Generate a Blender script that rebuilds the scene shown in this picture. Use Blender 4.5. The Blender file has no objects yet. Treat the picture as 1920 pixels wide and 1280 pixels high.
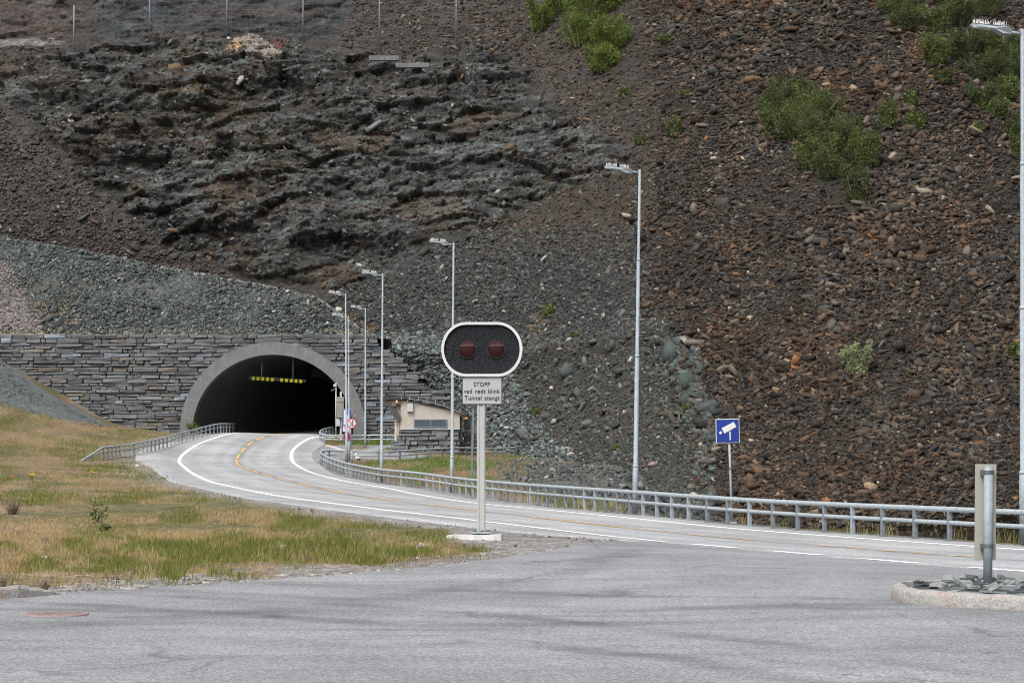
import bpy, math, random
import numpy as np
from mathutils import Vector, Matrix
random.seed(7)
RNG = np.random.default_rng(7)
SC = bpy.context.scene
COL = SC.collection

# ------------------------------------------------------------------ camera
W, H, F, HY = 1920.0, 1280.0, 4533.0, 817.0      # photo size, focal length in px, horizon row
CAMZ = 1.85
cam_d = bpy.data.cameras.new('camera')
cam = bpy.data.objects.new('camera', cam_d); COL.objects.link(cam)
cam.location = (0, 0, CAMZ); cam.rotation_euler = (math.radians(90), 0, 0)
cam_d.sensor_width = 36.0; cam_d.lens = F / W * 36.0
cam_d.shift_x = 0.0; cam_d.shift_y = (HY - H / 2) / W
cam_d.clip_start = 0.5; cam_d.clip_end = 3000
SC.camera = cam
# ------------------------------------------------------------------ light
SUN_EL, SUN_AZ = math.radians(52), math.radians(205)     # azimuth from +Y towards +X
world = bpy.data.worlds.new('World'); SC.world = world; world.use_nodes = True
wn = world.node_tree
bg = wn.nodes['Background']
sky = wn.nodes.new('ShaderNodeTexSky'); sky.sky_type = 'NISHITA'; sky.sun_disc = False
sky.sun_elevation = SUN_EL; sky.sun_rotation = SUN_AZ
sky.air_density = 1.0; sky.dust_density = 6.0; sky.ozone_density = 1.0
hs = wn.nodes.new('ShaderNodeHueSaturation'); hs.inputs['Saturation'].default_value = .35      # cloud cover: the sky's blue is mostly hidden
wn.links.new(sky.outputs[0], hs.inputs['Color']); wn.links.new(hs.outputs[0], bg.inputs[0]); bg.inputs[1].default_value = 0.13
sl = bpy.data.lights.new('sun', 'SUN'); sl.energy = 1.3; sl.angle = math.radians(25); sl.color = (0.985, 1.0, 1.0)
so = bpy.data.objects.new('sun', sl); COL.objects.link(so)
sdir = Vector((math.sin(SUN_AZ) * math.cos(SUN_EL), math.cos(SUN_AZ) * math.cos(SUN_EL), math.sin(SUN_EL)))
so.rotation_euler = sdir.to_track_quat('Z', 'Y').to_euler(); so.location = (0, 0, 60)
SC.view_settings.view_transform = 'Standard'; SC.view_settings.look = 'None'
SC.view_settings.gamma = 1.0; SC.view_settings.exposure = 0.75
SC.render.engine = 'CYCLES'
SC.cycles.max_bounces = 5; SC.cycles.diffuse_bounces = 3; SC.cycles.glossy_bounces = 3
SC.cycles.use_denoising = True; SC.cycles.filter_width = 1.05

# ------------------------------------------------------------------ helpers
def PX(px, py, Z):                       # point at depth Z that the photo shows at (px, py)
    return np.array([(px - 960.0) / F * Z, Z, CAMZ + (HY - py) / F * Z])

def _h(ix, iy, iz, s=0):
    n = (ix.astype(np.int64) * 374761393 + iy.astype(np.int64) * 668265263 + iz.astype(np.int64) * 2147483647 + s * 974711) & 0xFFFFFFFF
    n = ((n ^ (n >> 13)) * 1274126177) & 0xFFFFFFFF
    n = ((n ^ (n >> 15)) * 2246822519) & 0xFFFFFFFF
    return ((n ^ (n >> 16)) & 0xFFFFFF) / float(0xFFFFFF)

def vnoise(x, y, z, s=0):
    fx, fy, fz = np.floor(x), np.floor(y), np.floor(z)
    ux, uy, uz = x - fx, y - fy, z - fz
    ux = ux * ux * (3 - 2 * ux); uy = uy * uy * (3 - 2 * uy); uz = uz * uz * (3 - 2 * uz)
    r = 0
    for a in (0, 1):
        for b in (0, 1):
            for c in (0, 1):
                w = (ux if a else 1 - ux) * (uy if b else 1 - uy) * (uz if c else 1 - uz)
                r = r + w * _h(fx + a, fy + b, fz + c, s)
    return r * 2 - 1

def fbm(x, y, z, o=4, s=0, g=0.5):
    r, a, t = 0, 1.0, 0
    for i in range(o):
        r = r + a * vnoise(x, y, z, s + i); t += a; a *= g
        x, y, z = x * 2.03 + 5.1, y * 2.03 + 3.7, z * 2.03 + 1.3
    return r / t

def ridged(x, y, z, o=4, s=0):
    r, a, t = 0, 1.0, 0
    for i in range(o):
        r = r + a * (1 - np.abs(vnoise(x, y, z, s + i)) * 2); t += a; a *= 0.5
        x, y, z = x * 2.1 + 5.1, y * 2.1 + 3.7, z * 2.1 + 1.3
    return r / t

def facets(x, y, z, s=0):                # every cell is a randomly tilted plane: fractured rock
    fx, fy, fz = np.floor(x), np.floor(y), np.floor(z)
    best = np.full(x.shape, 1e9); val = np.zeros(x.shape); rnd = np.zeros(x.shape)
    for a in (-1, 0, 1):
        for b in (-1, 0, 1):
            for c in (-1, 0, 1):
                cx, cy, cz = fx + a, fy + b, fz + c
                px_ = cx + _h(cx, cy, cz, s); py_ = cy + _h(cx, cy, cz, s + 1); pz_ = cz + _h(cx, cy, cz, s + 2)
                d = (x - px_) ** 2 + (y - py_) ** 2 + (z - pz_) ** 2
                m = d < best
                best = np.where(m, d, best)
                v = (_h(cx, cy, cz, s + 3) - .5) * .45 + (x - px_) * (_h(cx, cy, cz, s + 4) - .5) * 2.2 + (z - pz_) * (_h(cx, cy, cz, s + 5) - .65) * 2.2
                val = np.where(m, v, val); rnd = np.where(m, _h(cx, cy, cz, s + 6), rnd)
    return val, rnd

def sstep(a, b, x):
    t = np.clip((x - a) / (b - a), 0, 1); return t * t * (3 - 2 * t)

def inpoly(px, py, poly):
    px = np.asarray(px, float); py = np.asarray(py, float)
    r = np.zeros(np.broadcast(px, py).shape, bool)
    n = len(poly)
    for i in range(n):
        x1, y1 = poly[i]; x2, y2 = poly[(i + 1) % n]
        if y1 == y2: continue
        c = ((y1 > py) != (y2 > py)) & (px < (x2 - x1) * (py - y1) / (y2 - y1) + x1)
        r ^= c
    return r

def tag(o, label=None, cat=None, group=None, kind=None):
    if label: o['label'] = label
    if cat: o['category'] = cat
    if group: o['group'] = group
    if kind: o['kind'] = kind
    return o

def empty(name, loc=(0, 0, 0), label=None, cat=None, group=None):
    o = bpy.data.objects.new(name, None); COL.objects.link(o)
    o.location = Vector([float(v) for v in loc]); o.empty_display_size = .2
    return tag(o, label, cat, group)

def link(name, me, mat=None, parent=None, smooth=False):
    if mat is not None and not me.materials: me.materials.append(mat)
    o = bpy.data.objects.new(name, me); COL.objects.link(o)
    if parent is not None:
        o.parent = parent
        o.matrix_parent_inverse = Matrix.Identity(4)
    if smooth: me.polygons.foreach_set('use_smooth', np.ones(len(me.polygons), bool))
    return o

def npmesh(name, V, Fc, mat=None, parent=None, smooth=False, col=None, uv=None, attrs=None):
    V = np.asarray(V, np.float32); Fc = np.asarray(Fc, np.int32)
    k = Fc.shape[1]
    me = bpy.data.meshes.new(name)
    me.vertices.add(len(V)); me.vertices.foreach_set('co', V.ravel())
    me.loops.add(Fc.size); me.loops.foreach_set('vertex_index', Fc.ravel())
    me.polygons.add(len(Fc))
    me.polygons.foreach_set('loop_start', np.arange(len(Fc), dtype=np.int32) * k)
    me.update(calc_edges=True)
    if col is not None:
        a = me.color_attributes.new('col', 'FLOAT_COLOR', 'POINT')
        c = np.ones((len(V), 4), np.float32); c[:, :3] = col; a.data.foreach_set('color', c.ravel())
    for nm, arr in (attrs or {}).items():
        a = me.attributes.new(nm, 'FLOAT', 'POINT'); a.data.foreach_set('value', np.asarray(arr, np.float32).ravel())
    if uv is not None:
        l = me.uv_layers.new(name='UVMap'); l.data.foreach_set('uv', np.asarray(uv, np.float32)[Fc.ravel()].ravel())
    o = link(name, me, mat, parent, smooth)
    return o

def gridfaces(nr, nc, mask=None):
    i = np.arange(nr * nc).reshape(nr, nc)
    f = np.stack([i[:-1, :-1], i[:-1, 1:], i[1:, 1:], i[1:, :-1]], -1)
    if mask is not None: f = f[mask]
    return f.reshape(-1, 4)

class MB:
    """collects shapes (local coordinates of the thing) and links them as one mesh"""
    def __init__(s): s.v = []; s.f = []; s.m = []
    def add(s, V, Fs, mi=0):
        n = len(s.v); s.v += [tuple(map(float, p)) for p in V]; s.f += [tuple(n + i for i in f) for f in Fs]; s.m += [mi] * len(Fs)
        return s
    def box(s, c, d, rz=0.0, bev=0.0, mi=0, M=None):
        cx, cy, cz = c; x, y, z = d[0] / 2, d[1] / 2, d[2] / 2
        if bev <= 0:
            V = [(-x, -y, -z), (x, -y, -z), (x, y, -z), (-x, y, -z), (-x, -y, z), (x, -y, z), (x, y, z), (-x, y, z)]
            Fs = [(0, 3, 2, 1), (4, 5, 6, 7), (0, 1, 5, 4), (1, 2, 6, 5), (2, 3, 7, 6), (3, 0, 4, 7)]
        else:
            b = min(bev, x * .9, y * .9, z * .9); V = []; idx = {}
            for sx in (-1, 1):
                for sy in (-1, 1):
                    for sz in (-1, 1):
                        for ax in range(3):
                            p = [sx * (x - b), sy * (y - b), sz * (z - b)]; p[ax] = (sx * x, sy * y, sz * z)[ax]
                            idx[(sx, sy, sz, ax)] = len(V); V.append(tuple(p))
            Fs = []
            for ax in range(3):
                o = [a for a in range(3) if a != ax]
                for sg in (-1, 1):
                    q = []
                    for (a, b2) in ((-1, -1), (1, -1), (1, 1), (-1, 1)):
                        k = [0, 0, 0]; k[ax] = sg; k[o[0]] = a; k[o[1]] = b2; q.append(idx[(*k, ax)])
                    Fs.append(tuple(q))
            for ax in range(3):       # edges parallel to ax
                o = [a for a in range(3) if a != ax]
                for a in (-1, 1):
                    for b2 in (-1, 1):
                        k0 = [0, 0, 0]; k1 = [0, 0, 0]
                        k0[o[0]] = a; k0[o[1]] = b2; k0[ax] = -1; k1[o[0]] = a; k1[o[1]] = b2; k1[ax] = 1
                        Fs.append((idx[(*k0, o[0])], idx[(*k0, o[1])], idx[(*k1, o[1])], idx[(*k1, o[0])]))
            for sx in (-1, 1):
                for sy in (-1, 1):
                    for sz in (-1, 1): Fs.append((idx[(sx, sy, sz, 0)], idx[(sx, sy, sz, 1)], idx[(sx, sy, sz, 2)]))
        if M is None: M = Matrix.Rotation(rz, 3, 'Z')
        V = [tuple(M @ Vector(p) + Vector(c)) for p in V]
        return s.add(V, Fs, mi)
    def tube(s, pts, r, n=10, cap=True, mi=0):
        pts = [Vector([float(a) for a in p]) for p in pts]; rs = r if hasattr(r, '__len__') else [r] * len(pts)
        V = []; Fs = []; ref = None
        for i, p in enumerate(pts):
            t = (pts[min(i + 1, len(pts) - 1)] - pts[max(i - 1, 0)]).normalized()
            if ref is None: ref = Vector((0, 0, 1)) if abs(t.z) < .9 else Vector((1, 0, 0))
            u = (ref - t * ref.dot(t)).normalized(); w = t.cross(u); ref = u
            for k in range(n):
                a = 2 * math.pi * k / n; V.append(tuple(p + (u * math.cos(a) + w * math.sin(a)) * rs[i]))
        for i in range(len(pts) - 1):
            for k in range(n):
                a, b = i * n + k, i * n + (k + 1) % n; Fs.append((a, b, b + n, a + n))
        if cap: Fs.append(tuple(range(n - 1, -1, -1))); Fs.append(tuple((len(pts) - 1) * n + k for k in range(n)))
        return s.add(V, Fs, mi)
    def prism(s, outl, y0, y1, mi=0):      # outline in XZ, extruded along Y
        n = len(outl)
        V = [(p[0], y0, p[1]) for p in outl] + [(p[0], y1, p[1]) for p in outl]
        Fs = [tuple(range(n)), tuple(range(2 * n - 1, n - 1, -1))] + [(i, i + n, (i + 1) % n + n, (i + 1) % n) for i in range(n)]
        return s.add(V, Fs, mi)
    def ring(s, o1, o2, y0, y1, mi=0):     # ring between two outlines of same length (XZ), closed
        n = len(o1)
        V = [(p[0], y0, p[1]) for p in o1] + [(p[0], y0, p[1]) for p in o2] + [(p[0], y1, p[1]) for p in o1] + [(p[0], y1, p[1]) for p in o2]
        Fs = []
        for i in range(n):
            j = (i + 1) % n
            Fs += [(i, j, j + n, i + n), (i + 2 * n, i + 3 * n, j + 3 * n, j + 2 * n), (i, i + 2 * n, j + 2 * n, j), (i + n, j + n, j + 3 * n, i + 3 * n)]
        return s.add(V, Fs, mi)
    def build(s, name, mat, parent=None, smooth=False, mats=None):
        me = bpy.data.meshes.new(name); me.from_pydata(s.v, [], s.f)
        for m in (mats or [mat]): me.materials.append(m)
        if mats: me.polygons.foreach_set('material_index', s.m)
        me.update()
        import bmesh
        b = bmesh.new(); b.from_mesh(me); bmesh.ops.recalc_face_normals(b, faces=b.faces); b.to_mesh(me); b.free()
        return link(name, me, None, parent, smooth)

def arc(cx, cz, rx, rz, a0, a1, n): return [(cx + rx * math.cos(a0 + (a1 - a0) * i / n), cz + rz * math.sin(a0 + (a1 - a0) * i / n)) for i in range(n + 1)]
def circ(cx, cz, r, n=32): return arc(cx, cz, r, r, 0, 2 * math.pi, n)[:-1]

# ------------------------------------------------------------------ materials
class NT:
    def __init__(s, name):
        s.m = bpy.data.materials.new(name); s.m.use_nodes = True; s.t = s.m.node_tree; s.b = s.t.nodes['Principled BSDF']
    def n(s, typ, **kw):
        nd = s.t.nodes.new(typ)
        for k, v in kw.items(): setattr(nd, k, v)
        return nd
    def l(s, a, b): s.t.links.new(a, b)
    def coord(s, kind='Object', scale=(1, 1, 1)):
        tc = s.n('ShaderNodeTexCoord'); mp = s.n('ShaderNodeMapping'); mp.inputs['Scale'].default_value = scale
        s.l(tc.outputs[kind], mp.inputs[0]); return mp.outputs[0]
    def geo(s, scale=(1, 1, 1)):
        g = s.n('ShaderNodeNewGeometry'); mp = s.n('ShaderNodeMapping'); mp.inputs['Scale'].default_value = scale
        s.l(g.outputs['Position'], mp.inputs[0]); return mp.outputs[0]
    def noise(s, vec, scale, detail=4, rough=.55, dist=0.0):
        nd = s.n('ShaderNodeTexNoise'); nd.inputs['Scale'].default_value = scale; nd.inputs['Detail'].default_value = detail
        nd.inputs['Roughness'].default_value = rough; nd.inputs['Distortion'].default_value = dist; s.l(vec, nd.inputs['Vector']); return nd.outputs['Fac']
    def voro(s, vec, scale, out='Distance', feature='F1'):
        nd = s.n('ShaderNodeTexVoronoi', feature=feature); nd.inputs['Scale'].default_value = scale; s.l(vec, nd.inputs['Vector']); return nd.outputs[out]
    def ramp(s, fac, stops):
        nd = s.n('ShaderNodeValToRGB'); cr = nd.color_ramp
        while len(cr.elements) < len(stops): cr.elements.new(0.5)
        for e, (p, c) in zip(cr.elements, stops):
            e.position = p; e.color = (*(c if hasattr(c, '__len__') else (c, c, c)), 1)
        s.l(fac, nd.inputs[0]); return nd.outputs[0]
    def mix(s, a, b, fac, mode='MIX'):
        nd = s.n('ShaderNodeMix', data_type='RGBA', blend_type=mode)
        for sock, v in ((nd.inputs[6], a), (nd.inputs[7], b), (nd.inputs[0], fac)):
            if hasattr(v, 'is_linked') or isinstance(v, bpy.types.NodeSocket): s.l(v, sock)
            elif hasattr(v, '__len__'): sock.default_value = (*v, 1)
            else: sock.default_value = v if sock == nd.inputs[0] else (v, v, v, 1)
        return nd.outputs[2]
    def attr(s, name, out='Color'):
        nd = s.n('ShaderNodeAttribute', attribute_name=name); return nd.outputs[out]
    def math(s, op, a, b):
        nd = s.n('ShaderNodeMath', operation=op)
        for sock, v in ((nd.inputs[0], a), (nd.inputs[1], b)):
            if isinstance(v, bpy.types.NodeSocket): s.l(v, sock)
            else: sock.default_value = v
        return nd.outputs[0]
    def bump(s, h, strength=.5, dist=.02, prev=None):
        nd = s.n('ShaderNodeBump'); nd.inputs['Strength'].default_value = strength; nd.inputs['Distance'].default_value = dist
        s.l(h, nd.inputs['Height'])
        if prev is not None: s.l(prev, nd.inputs['Normal'])
        return nd.outputs[0]
    def fin(s, col=None, rough=.8, nrm=None, metal=0.0, spec=None):
        if col is not None:
            if isinstance(col, bpy.types.NodeSocket): s.l(col, s.b.inputs['Base Color'])
            else: s.b.inputs['Base Color'].default_value = (*col, 1)
        if isinstance(rough, bpy.types.NodeSocket): s.l(rough, s.b.inputs['Roughness'])
        else: s.b.inputs['Roughness'].default_value = rough
        s.b.inputs['Metallic'].default_value = metal
        if spec is not None: s.b.inputs['Specular IOR Level'].default_value = spec
        if nrm is not None: s.l(nrm, s.b.inputs['Normal'])
        return s.m

def plain(name, col, rough=.6, metal=0.0, var=.12, scale=6.0, bump=0.0, spec=None):
    t = NT(name); v = t.coord('Object'); n = t.noise(v, scale, 5, .6)
    a = tuple(c * (1 - var) for c in col); b = tuple(min(1, c * (1 + var)) for c in col)
    c = t.ramp(n, [(.3, a), (.7, b)])
    nr = t.bump(t.noise(v, scale * 12, 3), bump, .01) if bump else None
    return t.fin(c, rough, nr, metal, spec)

def m_asphalt(name, lo, hi, road=False):
    t = NT(name); v = t.geo()
    big = t.noise(v, .12, 4, .6); mid = t.noise(v, 1.1, 5, .6); fine = t.noise(v, 46, 3, .7); agg = t.voro(v, 60, 'Color')
    c = t.ramp(big, [(.3, lo), (.7, hi)])
    c = t.mix(c, t.ramp(mid, [(.3, .62), (.7, 1.0)]), .45, 'MULTIPLY')
    c = t.mix(c, t.ramp(t.noise(v, .3, 3, .55), [(.38, .8), (.6, 1.04)]), .8, 'MULTIPLY')
    sep = t.n('ShaderNodeSeparateColor'); t.l(agg, sep.inputs[0])
    c = t.mix(c, t.ramp(sep.outputs[0], [(.0, .22), (.35, .8), (.8, 1.05), (1.0, 1.7)]), .75, 'MULTIPLY')
    c = t.mix(c, t.ramp(fine, [(.3, .6), (.65, 1.1)]), .7, 'MULTIPLY')
    grit = t.noise(v, 19, 2, .8); c = t.mix(c, t.ramp(grit, [(.36, .62), (.46, 1.0), (.62, 1.05), (.72, 1.35)]), .6, 'MULTIPLY')
    if road:
        uvv = t.coord('UV'); st = t.coord('UV', (3.2, .03, 1)); s2 = t.coord('UV', (9, .07, 1))
        sx = t.n('ShaderNodeSeparateXYZ'); t.l(uvv, sx.inputs[0])
        wob = t.math('MULTIPLY', t.math('SUBTRACT', t.noise(st, 1, 4, .6), .5), .7)
        u = t.math('ADD', sx.outputs[0], wob)
        for (cen, wid, k) in ((0.0, .33, .5), (1.05, .28, .22), (-1.05, .28, .2), (2.75, .3, .22), (-2.75, .3, .2), (4.1, .5, .25), (-4.1, .5, .25)):
            d = t.math('ABSOLUTE', t.math('SUBTRACT', u, cen), 0)
            b = t.ramp(t.math('DIVIDE', d, wid * 2), [(.2, 1.0), (1.0, 0.0)])
            c = t.mix(c, (.35, .35, .37), t.math('MULTIPLY', b, k), 'MULTIPLY')
        c = t.mix(c, t.ramp(t.noise(s2, 1, 3, .6), [(.35, .8), (.6, 1.05)]), .55, 'MULTIPLY')
    else:
        w = t.noise(v, .35, 3, .5); mp = t.n('ShaderNodeVectorMath', operation='ADD'); cb = t.n('ShaderNodeCombineXYZ')
        t.l(w, cb.inputs[0]); t.l(t.noise(v, .5, 3, .5), cb.inputs[1]); sc = t.n('ShaderNodeVectorMath', operation='SCALE'); sc.inputs[3].default_value = 3.0
        t.l(cb.outputs[0], sc.inputs[0]); t.l(v, mp.inputs[0]); t.l(sc.outputs[0], mp.inputs[1])
        cr = t.voro(mp.outputs[0], .22, 'Distance', 'DISTANCE_TO_EDGE')
        crm = t.ramp(cr, [(.0, .3), (.008, .7), (.018, 1.0)])
        gate = t.ramp(t.noise(v, .5, 2), [(.44, 0.0), (.58, .6)])
        c = t.mix(c, crm, gate, 'MULTIPLY')
        tr = t.noise(t.geo((.25, 1.3, 1)), .8, 4, .6, 1.2)
        c = t.mix(c, t.ramp(tr, [(.5, 1.0), (.72, .72)]), .8, 'MULTIPLY')
        g2 = t.n('ShaderNodeMapping'); g2.inputs['Rotation'].default_value = (0, 0, .5); g2.inputs['Scale'].default_value = (.12, 1.6, 1); t.l(v, g2.inputs[0])
        mk = t.noise(g2.outputs[0], 1.5, 5, .65, .5); gate2 = t.ramp(t.noise(v, .16, 2), [(.45, 0.0), (.6, 1.0)])
        c = t.mix(c, (.45, .45, .46), t.math('MULTIPLY', t.ramp(mk, [(.56, 0.0), (.68, .75)]), gate2), 'MULTIPLY')
        wv = t.noise(v, .22, 2); wig = t.math('MULTIPLY', wv, 1.6)
        for (ax_, ay_, rad, wd_, st) in ((-14, 12, 17.2, .16, .34), (-14, 12, 18.8, .16, .30), (9, 48, 21.5, .2, .3), (9, 48, 23.2, .2, .26), (-3, 60, 34.5, .22, .3), (-3, 60, 36.2, .2, .22), (22, 22, 15.0, .2, .28), (22, 22, 16.7, .2, .28), (-22, 40, 24.0, .25, .25)):
            vm = t.n('ShaderNodeVectorMath', operation='DISTANCE'); fl = t.n('ShaderNodeVectorMath', operation='MULTIPLY'); fl.inputs[1].default_value = (1, 1, 0); t.l(v, fl.inputs[0]); t.l(fl.outputs[0], vm.inputs[0]); vm.inputs[1].default_value = (ax_, ay_, 0)
            dd = t.math('ABSOLUTE', t.math('SUBTRACT', t.math('ADD', vm.outputs['Value'], wig), rad + .8), 0)
            bb = t.ramp(t.math('DIVIDE', dd, wd_ * 2), [(.25, 1.0), (1.0, 0.0)])
            gt = t.ramp(t.noise(v, .33 + .05 * abs(ax_ % 3), 4, .65), [(.36, 0.0), (.58, st * 1.7)])
            c = t.mix(c, (.35, .35, .37), t.math('MULTIPLY', bb, gt), 'MULTIPLY')
        c = t.mix(c, (.3, .3, .31), t.ramp(t.noise(v, 2.6, 3, .5), [(.70, 0.0), (.745, .55)]), 'MULTIPLY')
    nr = t.bump(sep.outputs[1], .35, .004, t.bump(fine, .35, .01))
    return t.fin(c, .82, nr, 0, .35)

def m_paint(name, col, wear=.5):
    t = NT(name); v = t.geo(); n = t.noise(v, 18, 5, .75); n2 = t.noise(v, 1.2, 3)
    f = t.math('ADD', n, t.math('MULTIPLY', t.math('SUBTRACT', n2, .5), .7))
    c = t.mix((.2, .2, .2), col, t.ramp(f, [(.30 + .13 * (wear - .5), 0.0), (.42 + .13 * (wear - .5), 1.0)]))
    return t.fin(c, .6)

def m_rock(name, bumpk=.6):            # colour from the 'col' attribute, broken up by noise
    t = NT(name); v = t.geo(); c = t.attr('col')
    n = t.noise(v, 4.5, 6, .7); n2 = t.noise(v, 17, 4, .7)
    c = t.mix(c, t.ramp(n, [(.3, .6), (.7, 1.35)]), .8, 'MULTIPLY')
    c = t.mix(c, t.ramp(n2, [(.3, .55), (.7, 1.4)]), .55, 'MULTIPLY')
    return t.fin(c, .88, t.bump(n2, bumpk, .06, t.bump(n, bumpk, .15)), 0, .22)

def m_crag():
    t = NT('cliff_rock'); v = t.geo(); c = t.attr('col')
    vs = t.geo((.55, .55, 1.9))
    n = t.noise(vs, 1.3, 7, .72, .1); n2 = t.noise(vs, 6.0, 6, .75, 0); vo = t.voro(vs, 2.2, 'Distance')
    vo2 = t.voro(vs, 7.0, 'Color'); sep = t.n('ShaderNodeSeparateColor'); t.l(vo2, sep.inputs[0])
    c = t.mix(c, t.ramp(n, [(.36, .5), (.5, .95), (.64, 1.5)]), .7, 'MULTIPLY')
    c = t.mix(c, t.ramp(n2, [(.3, .5), (.7, 1.5)]), .7, 'MULTIPLY')
    c = t.mix(c, t.ramp(sep.outputs[0], [(.0, .7), (.8, 1.1), (1.0, 1.9)]), .6, 'MULTIPLY')
    vo3 = t.voro(t.geo((1, 1, 1.6)), 11.0, 'Color'); sep3 = t.n('ShaderNodeSeparateColor'); t.l(vo3, sep3.inputs[0])
    c = t.mix(c, t.ramp(sep3.outputs[0], [(.0, .45), (.55, .9), (.85, 1.3), (1.0, 2.4)]), .7, 'MULTIPLY')
    b = t.bump(n2, .9, .18, t.bump(vo, .5, .25, t.bump(n, .9, .5)))
    return t.fin(c, .8, b, 0, .3)

def m_gravel(name):
    t = NT(name); v = t.geo(); c = t.attr('col')
    a = t.voro(v, 9, 'Color'); sep = t.n('ShaderNodeSeparateColor'); t.l(a, sep.inputs[0])
    a2 = t.voro(v, 24, 'Color'); sep2 = t.n('ShaderNodeSeparateColor'); t.l(a2, sep2.inputs[0])
    c = t.mix(c, t.ramp(sep.outputs[0], [(.0, .5), (.5, .9), (.85, 1.2), (1.0, 2.3)]), .75, 'MULTIPLY')
    c = t.mix(c, t.ramp(sep2.outputs[0], [(.0, .5), (.6, 1.0), (1.0, 1.8)]), .7, 'MULTIPLY')
    c = t.mix(c, t.ramp(t.noise(v, .5, 5, .6), [(.3, .75), (.7, 1.2)]), .8, 'MULTIPLY')
    return t.fin(c, .9, t.bump(sep2.outputs[1], .4, .03, t.bump(sep.outputs[1], .5, .08)), 0, .3)

def m_attr(name, rough=.8, k=.3, scale=8.0, spec=.3, trans=0.0):
    t = NT(name); c = t.attr('col')
    c = t.mix(c, t.ramp(t.noise(t.geo(), scale, 4, .6), [(.3, 1 - k), (.7, 1 + k)]), 1.0, 'MULTIPLY')
    if trans: t.b.inputs['Subsurface Weight'].default_value = 0.0
    return t.fin(c, rough, None, 0, spec)

def m_concrete(name, col):
    t = NT(name); v = t.coord('Object'); vs = t.coord('Object', (3, 3, .5))
    c = t.ramp(t.noise(v, .9, 6, .65), [(.3, tuple(x * .78 for x in col)), (.7, tuple(x * 1.15 for x in col))])
    c = t.mix(c, t.ramp(t.noise(vs, 2.2, 5, .65), [(.35, .72), (.65, 1.1)]), .7, 'MULTIPLY')
    c = t.mix(c, t.ramp(t.noise(v, 26, 4, .7), [(.3, .85), (.7, 1.1)]), .6, 'MULTIPLY')
    return t.fin(c, .85, t.bump(t.noise(v, 14, 4), .2, .02), 0, .3)

def m_wallstone():
    t = NT('slate_block'); v = t.geo(); c = t.attr('col'); vs = t.geo((.5, .5, 3.2))
    c = t.mix(c, t.ramp(t.noise(vs, 3.2, 6, .7), [(.3, .55), (.7, 1.4)]), .8, 'MULTIPLY')
    c = t.mix(c, t.ramp(t.noise(v, 9, 5, .7), [(.3, .7), (.72, 1.3)]), .6, 'MULTIPLY')
    c = t.mix(c, (.22, .23, .24), t.ramp(t.noise(v, 2.4, 5, .7), [(.62, 0.0), (.72, .5)]))
    return t.fin(c, .78, t.bump(t.noise(vs, 7, 5), .7, .05), 0, .4)

def m_galv(name='galvanised_steel', col=(.25, .285, .31)):
    t = NT(name); v = t.coord('Object')
    a = t.noise(v, 9, 4, .6); b = t.voro(v, 40, 'Color'); sep = t.n('ShaderNodeSeparateColor'); t.l(b, sep.inputs[0])
    c = t.ramp(a, [(.3, tuple(x * .82 for x in col)), (.7, tuple(x * 1.12 for x in col))])
    c = t.mix(c, t.ramp(sep.outputs[0], [(0, .85), (1, 1.1)]), .7, 'MULTIPLY')
    return t.fin(c, t.ramp(a, [(.3, .6), (.7, .75)]), None, .12, .4)

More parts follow.
